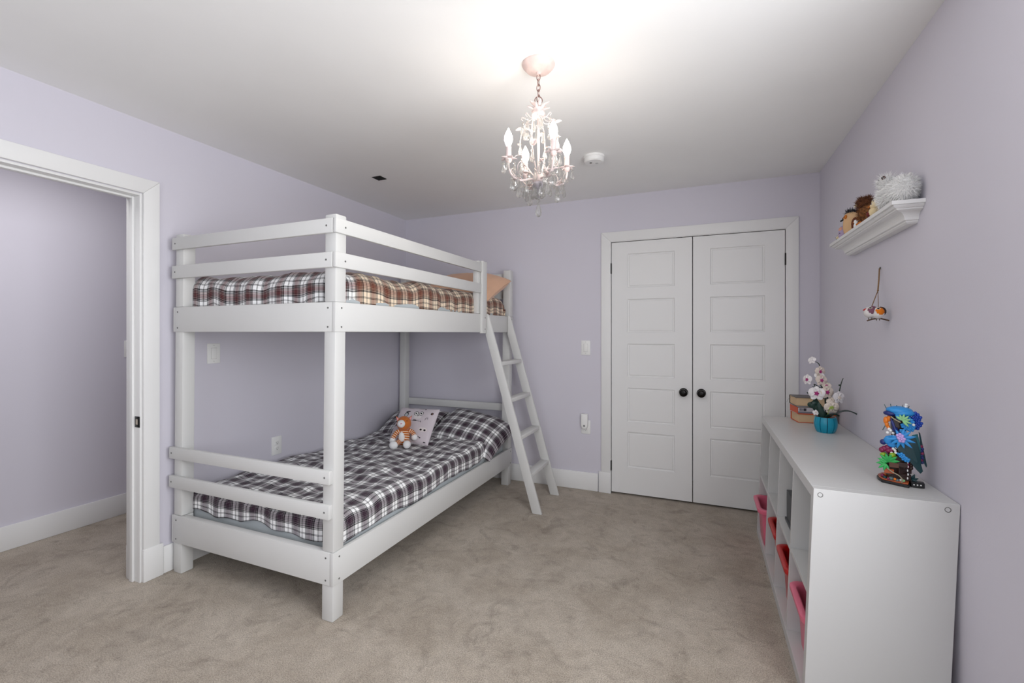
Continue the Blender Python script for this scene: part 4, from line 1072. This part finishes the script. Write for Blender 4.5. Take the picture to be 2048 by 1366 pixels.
# big white feathered owl at the open end
wo = fig('feathered_owl', 'large fluffy white feathered owl at the wide end of the wall shelf', (.698, 2.195, SHZ))
P0 = Vector(wo.location)
bodies = [(P0 + Vector((.004, -.020, .052)), (.042, .066, .050)), (P0 + Vector((-.012, .045, .050)), (.038, .044, .048))]
hd = (Vector((.684, 2.270, 1.926)), (.022, .026, .022))
for c_, r_ in bodies: MB().ball(tuple(c_), r_, 20).build('body', WHF, wo, tuple(P0), smooth=True)
MB().ball(tuple(hd[0]), hd[1], 16).build('head', WHF, wo, tuple(P0), smooth=True)
fur(bodies, 9000, .022, .0017, WHF, 'body_feathers', wo, .35, 3, SHZ)['kind'] = 'stuff'
fur([hd, (P0 + Vector((-.012, .062, .088)), (.022, .024, .024))], 1300, .028, .0016, WHF, 'head_feathers', wo, .0, 4, SHZ)['kind'] = 'stuff'
tl = MB()
for k in range(7): tl.leaf(tuple(P0 + Vector((.010, -.066 + .005 * k, .088 - .003 * k))), (random.uniform(-.2, .2), -1 + random.uniform(-.2, .2), .25 + random.uniform(-.3, .3)), .026, .010, n=5)
tl.build('tail_feathers', WHF, wo, tuple(P0), smooth=True)
for c_ in ((.668, 2.252, 1.938), (.668, 2.292, 1.938)):
    e = MB().ball(c_, .0075, 12).build('eye', EYEB, wo, tuple(P0), smooth=True)
    MB().ball((c_[0] - .004, c_[1] - .004, c_[2]), .0045, 10).build('pupil', PUP, e, tuple(P0), smooth=True)
MB().leaf((.668, 2.290, 1.932), (-.2, .9, -.5), .022, .011, n=5, thick=.007).build('beak', BEAKM, wo, tuple(P0), smooth=True)
# brown feathered owl
bo = fig('feathered_owl', 'brown shaggy feathered owl next to the white one on the shelf', (.692, 2.530, SHZ))
P0 = Vector(bo.location)
bod = [(P0 + Vector((0, 0, .048)), (.036, .042, .047))]; hd = (P0 + Vector((-.006, .006, .098)), (.030, .032, .028))
MB().ball(tuple(bod[0][0]), bod[0][1], 16).build('body', mat('mottled_feather', '#8A5A34', .9, vary=(90, .7)), bo, tuple(P0), smooth=True)
MB().ball(tuple(hd[0]), hd[1], 16).build('head', BRF, bo, tuple(P0), smooth=True)
fur(bod, 1500, .016, .0026, mat('mottled_feather', '#8A5A34', .9), 'body_feathers', bo, .4, 5, SHZ)['kind'] = 'stuff'
fur([hd], 1300, .020, .0022, BRF, 'head_feathers', bo, -.05, 6, SHZ)['kind'] = 'stuff'
fb(bo, 'face_disc', CRM, hd[0] - P0 + Vector((-.020, .016, .002)), (.014, .014, .014)); fb(bo, 'eye', EYEB, hd[0] - P0 + Vector((-.032, .010, .006)), .005, 10); fb(bo, 'eye', EYEB, hd[0] - P0 + Vector((-.020, .030, .006)), .005, 10)
MB().leaf(tuple(hd[0] + Vector((-.030, .024, .0))), (-.4, .4, -.8), .014, .008, n=4, thick=.005).build('beak', EYEW, bo, tuple(P0), smooth=True)
for s_ in (-.016, .016): fb(bo, 'foot', ORG, Vector((-.026, .010 + s_, .008)), (.012, .008, .008), 10)
# small crimson and cream owl
ro = fig('owl_figure', 'small cream owl with a dark red wing between the feathered owls', (.672, 2.372, SHZ))
fb(ro, 'body', CRM, (0, 0, .020), (.020, .022, .022)); fb(ro, 'head', CRM, (0, -.006, .046), (.017, .018, .017)); fb(ro, 'wing', DKR, (-.010, .014, .016), (.014, .022, .013)); fb(ro, 'eye', EYEW, (-.012, -.012, .050), (.005, .006, .006), 10); fb(ro, 'pupil', EYEB, (-.0155, -.0145, .051), .0034, 8)
MB().leaf(tuple(Vector(ro.location) + Vector((-.014, .002, .046))), (-.8, .2, -.5), .009, .006, n=4, thick=.004).build('beak', ORG, ro, tuple(ro.location), smooth=True)
fb(ro, 'ear_tuft', CRM, (-.002, -.016, .062), (.004, .004, .009), 8); fb(ro, 'ear_tuft', CRM, (-.004, .008, .062), (.004, .004, .009), 8)
# small white chick in front of the brown owl
cc = fig('owl_figure', 'tiny white chick standing by the tan owl on the shelf', (.676, 2.625, SHZ))
fb(cc, 'body', WHF, (0, 0, .016), (.013, .014, .017)); fb(cc, 'head', WHF, (-.002, .002, .036), (.010, .011, .010)); fb(cc, 'eye', PUP, (-.010, .0, .038), .0022, 8)
MB().leaf(tuple(Vector(cc.location) + Vector((-.009, .006, .036))), (-.8, .5, -.3), .006, .005, n=4, thick=.003).build('beak', ORG, cc, tuple(cc.location), smooth=True)
# tan felt owl
to = fig('owl_figure', 'tan felt owl with a charcoal crest and brown eyes', (.694, 2.775, SHZ))
P0 = Vector(to.location)
MB().lathe([(0, 0), (.024, .0), (.033, .014), (.037, .040), (.036, .064), (.034, .088), (.030, .104), (.020, .114), (0, .118)], 24, tuple(P0)).build('body', TANF, to, tuple(P0), smooth=True)
fb(to, 'wing', mat('brown_felt', '#6B3A24', .9), (.006, -.034, .046), (.018, .010, .036)); fb(to, 'wing', mat('brown_felt', '#6B3A24', .9), (.004, .034, .046), (.018, .010, .036))
for y, x in ((-.016, -.030), (.020, -.027)):
    e = fb(to, 'eye_patch', ORG, (x, y, .090), (.007, .010, .011), 12); fb(to, 'eye', PUP, (x - .0055, y, .090), (.003, .005, .005), 10)
MB().leaf(tuple(P0 + Vector((-.032, .006, .084))), (-.9, .1, -.6), .018, .011, n=4, thick=.007).build('beak', BLKF, to, tuple(P0), smooth=True)
fur([(P0 + Vector((0, 0, .110)), (.020, .024, .010))], 320, .020, .003, BLKF, 'crest', to, -.8, 8)['kind'] = 'stuff'
# lilac owl
lo = fig('owl_figure', 'small lilac felt owl beside the tan one', (.690, 2.878, SHZ))
P0 = Vector(lo.location)
MB().lathe([(0, 0), (.020, 0), (.027, .012), (.029, .034), (.026, .056), (.018, .068), (0, .072)], 20, tuple(P0)).build('body', LILF, lo, tuple(P0), smooth=True)
fb(lo, 'belly', PNKF, (-.016, -.004, .050), (.013, .017, .014)); fb(lo, 'eye', PUP, (-.025, -.012, .030), .0028, 8); fb(lo, 'eye', PUP, (-.026, .008, .030), .0028, 8)
fb(lo, 'ear_tuft', BLKF, (0, .016, .066), (.006, .006, .011), 8); fb(lo, 'ear_tuft', BLKF, (-.004, -.014, .066), (.006, .006, .010), 8); fb(lo, 'foot', BLKF, (-.020, -.010, .005), (.008, .006, .005), 8)
# two tiny owls
t1 = fig('owl_figure', 'tiny painted owl with a red head next to the lilac owl', (.686, 2.950, SHZ))
fb(t1, 'body', CRM, (0, 0, .014), (.012, .012, .015)); fb(t1, 'head', mat('coral_paint', '#C4685A', .6), (0, 0, .034), (.011, .011, .010)); fb(t1, 'eye', EYEW, (-.009, -.004, .032), .0042, 8); fb(t1, 'pupil', PUP, (-.0128, -.0044, .032), .0018, 6); fb(t1, 'wing', GRNF, (-.004, -.010, .013), (.006, .005, .010), 8)
t2 = fig('owl_figure', 'tiny sage green owl at the narrow end of the shelf', (.684, 2.985, SHZ))
fb(t2, 'body', GRNF, (0, 0, .012), (.011, .011, .012)); fb(t2, 'head', CRM, (0, 0, .027), (.010, .010, .008)); fb(t2, 'eye', EYEW, (-.008, -.003, .028), .004, 8); fb(t2, 'pupil', PUP, (-.0116, -.0034, .028), .0018, 6); fb(t2, 'tail', mat('brown_felt', '#6B3A24', .9), (.004, .006, .008), (.007, .007, .006), 8)

# ------------------------------------------------------------------ hanging bird ornament
face_room(.69, 2.46)
TW = mat('brown_twine', '#8A6A4A', .9); TWIG = mat('brown_twig', '#5E4A3C', .9, vary=(80, .3))
hb = thing('bird_ornament', 'two felt birds on a twig hanging from brown twine', 'ornament', (.7515, 2.570, 1.614))
HO = tuple(hb.location)
MB().tube([(.7475, 2.571, 1.612), (.736, 2.538, 1.560), (.722, 2.502, 1.507)], .0028, 8).build('twine_loop', TW, hb, HO, smooth=True)
MB().lathe([(.006, 0), (.004, .004), (.0, .0055)], 10, (.7520, 2.572, 1.614), Matrix.Rotation(-PI / 2, 4, 'Y')).build('nail_head', SCREW, hb, HO)
MB().ball((.722, 2.502, 1.506), .0042, 8).build('knot', TW, hb, HO, smooth=True)
MB().tube([(.722, 2.502, 1.506), (.690, 2.470, 1.432)], .0018, 6).build('twine', TW, hb, HO, smooth=True)
MB().tube([(.722, 2.502, 1.506), (.712, 2.462, 1.430)], .0012, 6).build('twine', TW, hb, HO, smooth=True)
MB().tube(spline([(.666, 2.440, 1.370), (.688, 2.450, 1.377), (.712, 2.455, 1.380), (.730, 2.455, 1.376), (.748, 2.455, 1.370)], 4), .0032, 7).build('twig', TWIG, hb, HO, smooth=True)
for c_, m1, m2, m3, nm, s_ in (((.683, 2.464, 1.408), mat('mauve_felt', '#7A4E62', .9), mat('white_felt', '#E2DEDC', .9), mat('mauve_felt', '#7A4E62', .9), 'bird', 1), ((.708, 2.452, 1.404), mat('orange_wool', '#E07A12', .9), mat('white_felt', '#E2DEDC', .9), mat('umber_felt', '#3A2A28', .9), 'bird', 1)):
    c_ = Vector(c_)
    bd = MB().ball(tuple(c_), (.024, .026, .0255), 18).build('bird_body', m2, hb, HO, smooth=True)
    MB().ball(tuple(c_ + VF * .0095 + VR * .004 + VU * .004), (.0185, .0185, .0195), 14).build('breast', m1, bd, HO, smooth=True)
    MB().ball(tuple(c_ - VF * .003 + VR * .009 + VU * .006), (.020, .021, .0215), 14).build('back', m3, bd, HO, smooth=True)
    MB().ball(tuple(c_ + VF * .021 + VU * .0175 + VR * .002), (.008, .005, .0045), 10).build('eye_patch', EYEW, bd, HO, smooth=True)
    MB().ball(tuple(c_ + VF * .0250 + VU * .0185 + VR * .001), (.005, .0035, .003), 8).build('eye', PUP, bd, HO, smooth=True)
    for k in (-1, 1): MB().tube([tuple(c_ + VR * .006 * k - VU * .022 + VF * .004), tuple(c_ + VR * .005 * k - VU * .033)], .0016, 5).build('leg', TWIG, bd, HO)
MB().leaf((.668, 2.456, 1.424), tuple(-VR * 1 - VU * .6), .016, .007, up=tuple(VF), n=4, thick=.004).build('red_beak', mat('red_felt', '#B02424', .9), hb, HO, smooth=True)
MB().leaf(tuple(Vector((.683, 2.464, 1.408)) + VF * .020 + VR * .010), tuple(VR * 1 + VU * .4), .016, .007, up=tuple(VF), n=4, thick=.003).build('red_wing_mark', mat('red_felt', '#B02424', .9), hb, HO, smooth=True)

# ------------------------------------------------------------------ owl print pillow and toy cat on the lower bunk
def owl_print():
    m = bpy.data.materials.new('owl_print_cotton'); m.use_nodes = True
    nt = m.node_tree; b_ = nt.nodes['Principled BSDF']; L = nt.links.new
    b_.inputs['Roughness'].default_value = .9; b_.inputs['Sheen Weight'].default_value = .2
    uv = nt.nodes.new('ShaderNodeUVMap')
    cur = nt.nodes.new('ShaderNodeRGB'); cur.outputs[0].default_value = lin('#D6CCD2'); col = cur.outputs[0]
    def ell(cx, cy, rx, ry, colr, rot=0.0, inner=None):
        nonlocal col
        mp = nt.nodes.new('ShaderNodeMapping'); mp.vector_type = 'TEXTURE'
        mp.inputs['Location'].default_value = (cx, cy, 0); mp.inputs['Rotation'].default_value = (0, 0, rot); mp.inputs['Scale'].default_value = (rx, ry, 1)
        L(uv.outputs['UV'], mp.inputs['Vector'])
        ln = nt.nodes.new('ShaderNodeVectorMath'); ln.operation = 'LENGTH'; L(mp.outputs['Vector'], ln.inputs[0])
        lt = nt.nodes.new('ShaderNodeMath'); lt.operation = 'LESS_THAN'; lt.inputs[1].default_value = 1.0; L(ln.outputs['Value'], lt.inputs[0])
        mx = nt.nodes.new('ShaderNodeMix'); mx.data_type = 'RGBA'; L(lt.outputs[0], mx.inputs[0]); L(col, mx.inputs[6]); mx.inputs[7].default_value = lin(colr); col = mx.outputs[2]
    def eyes(cx, cy, s):
        ell(cx, cy - .09 * s, .10 * s, .075 * s, '#E4DEDF'); 
        for sg in (-1, 1):
            ell(cx + sg * .065 * s, cy, .058 * s, .062 * s, '#1A1A20'); ell(cx + sg * .065 * s, cy, .045 * s, .048 * s, '#F2F0EE'); ell(cx + sg * .065 * s, cy, .022 * s, .024 * s, '#16161A')
        ell(cx, cy - .06 * s, .012 * s, .022 * s, '#1A1A20')
    eyes(.58, .80, 1.0)
    ell(.82, .36, .10, .055, '#E6DEDC')
    for sg in (-1, 1): ell(.82 + sg * .045, .35, .026, .026, '#20161A')
    for cx, cy, rx, ry, rot in ((.27, .75, .055, .07, 0), ): ell(cx, cy, rx, ry, '#1C1A22', rot); ell(cx, cy - .01, rx * .72, ry * .72, '#BFC3C4', rot)
    ell(.29, .84, .06, .022, '#3A3640', .2)
    for cx, cy, rx, ry, rot in ((.56, .585, .14, .007, -.04), (.54, .60, .05, .014, 0), (.70, .575, .007, .03, .2), (.30, .965, .09, .006, 0), (.62, .955, .10, .006, 0), (.70, .94, .02, .014, .3), (.10, .42, .10, .010, .1), (.12, .45, .05, .02, 0), (.72, .175, .10, .007, -.25), (.66, .205, .03, .018, 0), (.80, .14, .02, .012, 0), (.90, .82, .03, .035, -.4), (.905, .82, .012, .016, -.4), (.80, .66, .005, .05, -.3), (.845, .675, .005, .04, .3), (.82, .66, .04, .004, .3), (.40, .50, .015, .02, 0), (.92, .05, .03, .012, 0), (.45, .42, .008, .03, .5)):
        ell(cx, cy, rx, ry, '#241C24' if rot != -.4 or rx > .02 else '#8A5A4A', rot)
    L(col, b_.inputs['Base Color'])
    return m
OWLP = owl_print()
def Rm(ax, ay, az):
    M = Matrix((ax, ay, az)).transposed(); return M
bl, br_, tl_, tr_ = Vector((-2.288, 2.935, .462)), Vector((-1.944, 2.945, .462)), Vector((-2.300, 3.110, .688)), Vector((-1.952, 3.115, .694))
axx = ((br_ - bl) + (tr_ - tl_)).normalized(); ayy = ((tl_ - bl) + (tr_ - br_)).normalized(); azz = axx.cross(ayy).normalized(); ayy = azz.cross(axx)
op = pillow('pillow', 'pale pink cushion printed with cartoon owls, propped behind the toy cat', OWLP, .365, .310, .085, (0, 0, 0), (0, 0, 0), 9.1, norm=True, wr=.003, pinch=.06, ppow=3.0)
op.matrix_world = Matrix.Translation((bl + br_ + tl_ + tr_) / 4) @ Matrix((axx, ayy, azz)).transposed().to_4x4()

face_room(-2.11, 2.865)
CATO = mat('orange_plush', '#C06A26', .9, bump=(150, .4, .003), sheen=.3); CATW = mat('white_plush', '#ECECEC', .9, bump=(150, .4, .003), sheen=.3); CATP = mat('pink_plush', '#E2A0AA', .9)
def stripe_mat():
    m = bpy.data.materials.new('orange_striped_plush'); m.use_nodes = True
    nt = m.node_tree; b_ = nt.nodes['Principled BSDF']; L = nt.links.new; b_.inputs['Roughness'].default_value = .9
    uv = nt.nodes.new('ShaderNodeUVMap'); sp_ = nt.nodes.new('ShaderNodeSeparateXYZ'); L(uv.outputs['UV'], sp_.inputs[0])
    mu = nt.nodes.new('ShaderNodeMath'); mu.operation = 'MULTIPLY'; mu.inputs[1].default_value = 70; L(sp_.outputs[1], mu.inputs[0])
    fr = nt.nodes.new('ShaderNodeMath'); fr.operation = 'FRACT'; L(mu.outputs[0], fr.inputs[0])
    r_ = nt.nodes.new('ShaderNodeValToRGB'); r_.color_ramp.interpolation = 'CONSTANT'
    r_.color_ramp.elements[0].color = lin('#B8611F'); r_.color_ramp.elements[1].color = lin('#EAD3BC'); r_.color_ramp.elements[1].position = .62
    L(fr.outputs[0], r_.inputs['Fac']); L(r_.outputs['Color'], b_.inputs['Base Color']); return m
STRIPE = stripe_mat()
cat = thing('toy_cat', 'orange and white striped plush cat sitting on the lower bunk', 'plush toy', (-2.110, 2.865, .462))
K = Vector(cat.location)
def limb(nm, pts, rs, m=STRIPE, n=14):
    P = spline(pts, 6); k = len(P); b_ = MB(); Ls = [0]
    for i in range(1, k): Ls.append(Ls[-1] + (P[i] - P[i - 1]).length)
    rr = [rs[0] + (rs[-1] - rs[0]) * i / (k - 1) if len(rs) == 2 else rs[min(len(rs) - 1, int(i / (k - 1) * (len(rs) - 1) + .5))] for i in range(k)]
    b_.tube(P, rr, n)
    for fi, f in enumerate(b_.f):
        if len(f) == 4:
            j = fi // n
            b_.uv[fi] = [(0, Ls[j]), (0, Ls[j]), (0, Ls[min(k - 1, j + 1)]), (0, Ls[min(k - 1, j + 1)])]
    # tube faces: (ring k, ring k, ring k+1, ring k+1)
    return b_.build(nm, m, cat, tuple(K), smooth=True)
hip = K + Vector((0, 0, .030)); 
limb('torso', [K + Vector((0, 0, .004)), K + Vector((.0, .002, .028)), K + Vector((0, .010, .060)), K + Vector((-.002, .018, .090)), K + Vector((-.002, .020, .102))], [.026, .040, .039, .033, .022])
MB().ball(tuple(K + Vector((.004, -.022, .056)) + VF * .006), (.023, .016, .036), 14).build('belly', CATW, cat, tuple(K), smooth=True)
hc = K + Vector((-.004, .016, .140))
MB().ball(tuple(hc), (.050, .046, .050), 20).build('head', CATO, cat, tuple(K), smooth=True)
MB().ball(tuple(hc + VF * .038 - VR * .018 + VU * .006), (.027, .026, .026), 16).build('muzzle', CATW, cat, tuple(K), smooth=True)
MB().ball(tuple(hc + VF * .064 - VR * .018 + VU * .012), (.007, .006, .004), 10).build('nose', CATP, cat, tuple(K), smooth=True)
for sg in (-1, 1): MB().ball(tuple(hc + VF * .036 - VR * (.016 - .034 * sg) + VU * .022), .0042, 10).build('eye', PUP, cat, tuple(K), smooth=True)
for sg in (-1, 1):
    bse = hc + VR * (.034 * sg) + VU * .030
    e = MB().prism([tuple(bse - VR * .016 * sg - VU * .004), tuple(bse + VR * .010 * sg - VU * .020), tuple(bse + VR * .020 * sg + VU * .022)], tuple(-VF * .010)).build('ear', CATO, cat, tuple(K), bevel=.003)
    MB().prism([tuple(bse - VR * .010 * sg - VU * .004 + VF * .001), tuple(bse + VR * .008 * sg - VU * .014 + VF * .001), tuple(bse + VR * .016 * sg + VU * .015 + VF * .001)], tuple(VF * .002)).build('inner_ear', CATP, e, tuple(K))
for sg in (-1, 1):
    sh = K + VR * (.026 * sg) + VU * .094 + Vector((0, .014, 0))
    hd_ = K + VR * ((.074 if sg > 0 else .068) * sg) + VU * (.050 if sg > 0 else .036) + VF * .016
    a = limb('arm', [sh, sh + VR * .026 * sg - VU * .014 + VF * .006, hd_ + VU * .012], [.016, .015])
    MB().ball(tuple(hd_), (.022, .020, .022), 14).build('paw', CATW, a, tuple(K), smooth=True)
    ft = K + VR * ((.034 if sg > 0 else .050) * sg - .010) + VF * .105 + VU * .026
    g = limb('leg', [K + VR * .020 * sg + VU * .022, K + VR * .030 * sg + VU * .026 + VF * .040, ft - VF * .016], [.019, .017])
    MB().ball(tuple(ft), (.030 if sg < 0 else .026, .026, .026), 14).build('foot', CATW, g, tuple(K), smooth=True)
cat.scale = (1.14, 1.14, 1.14)
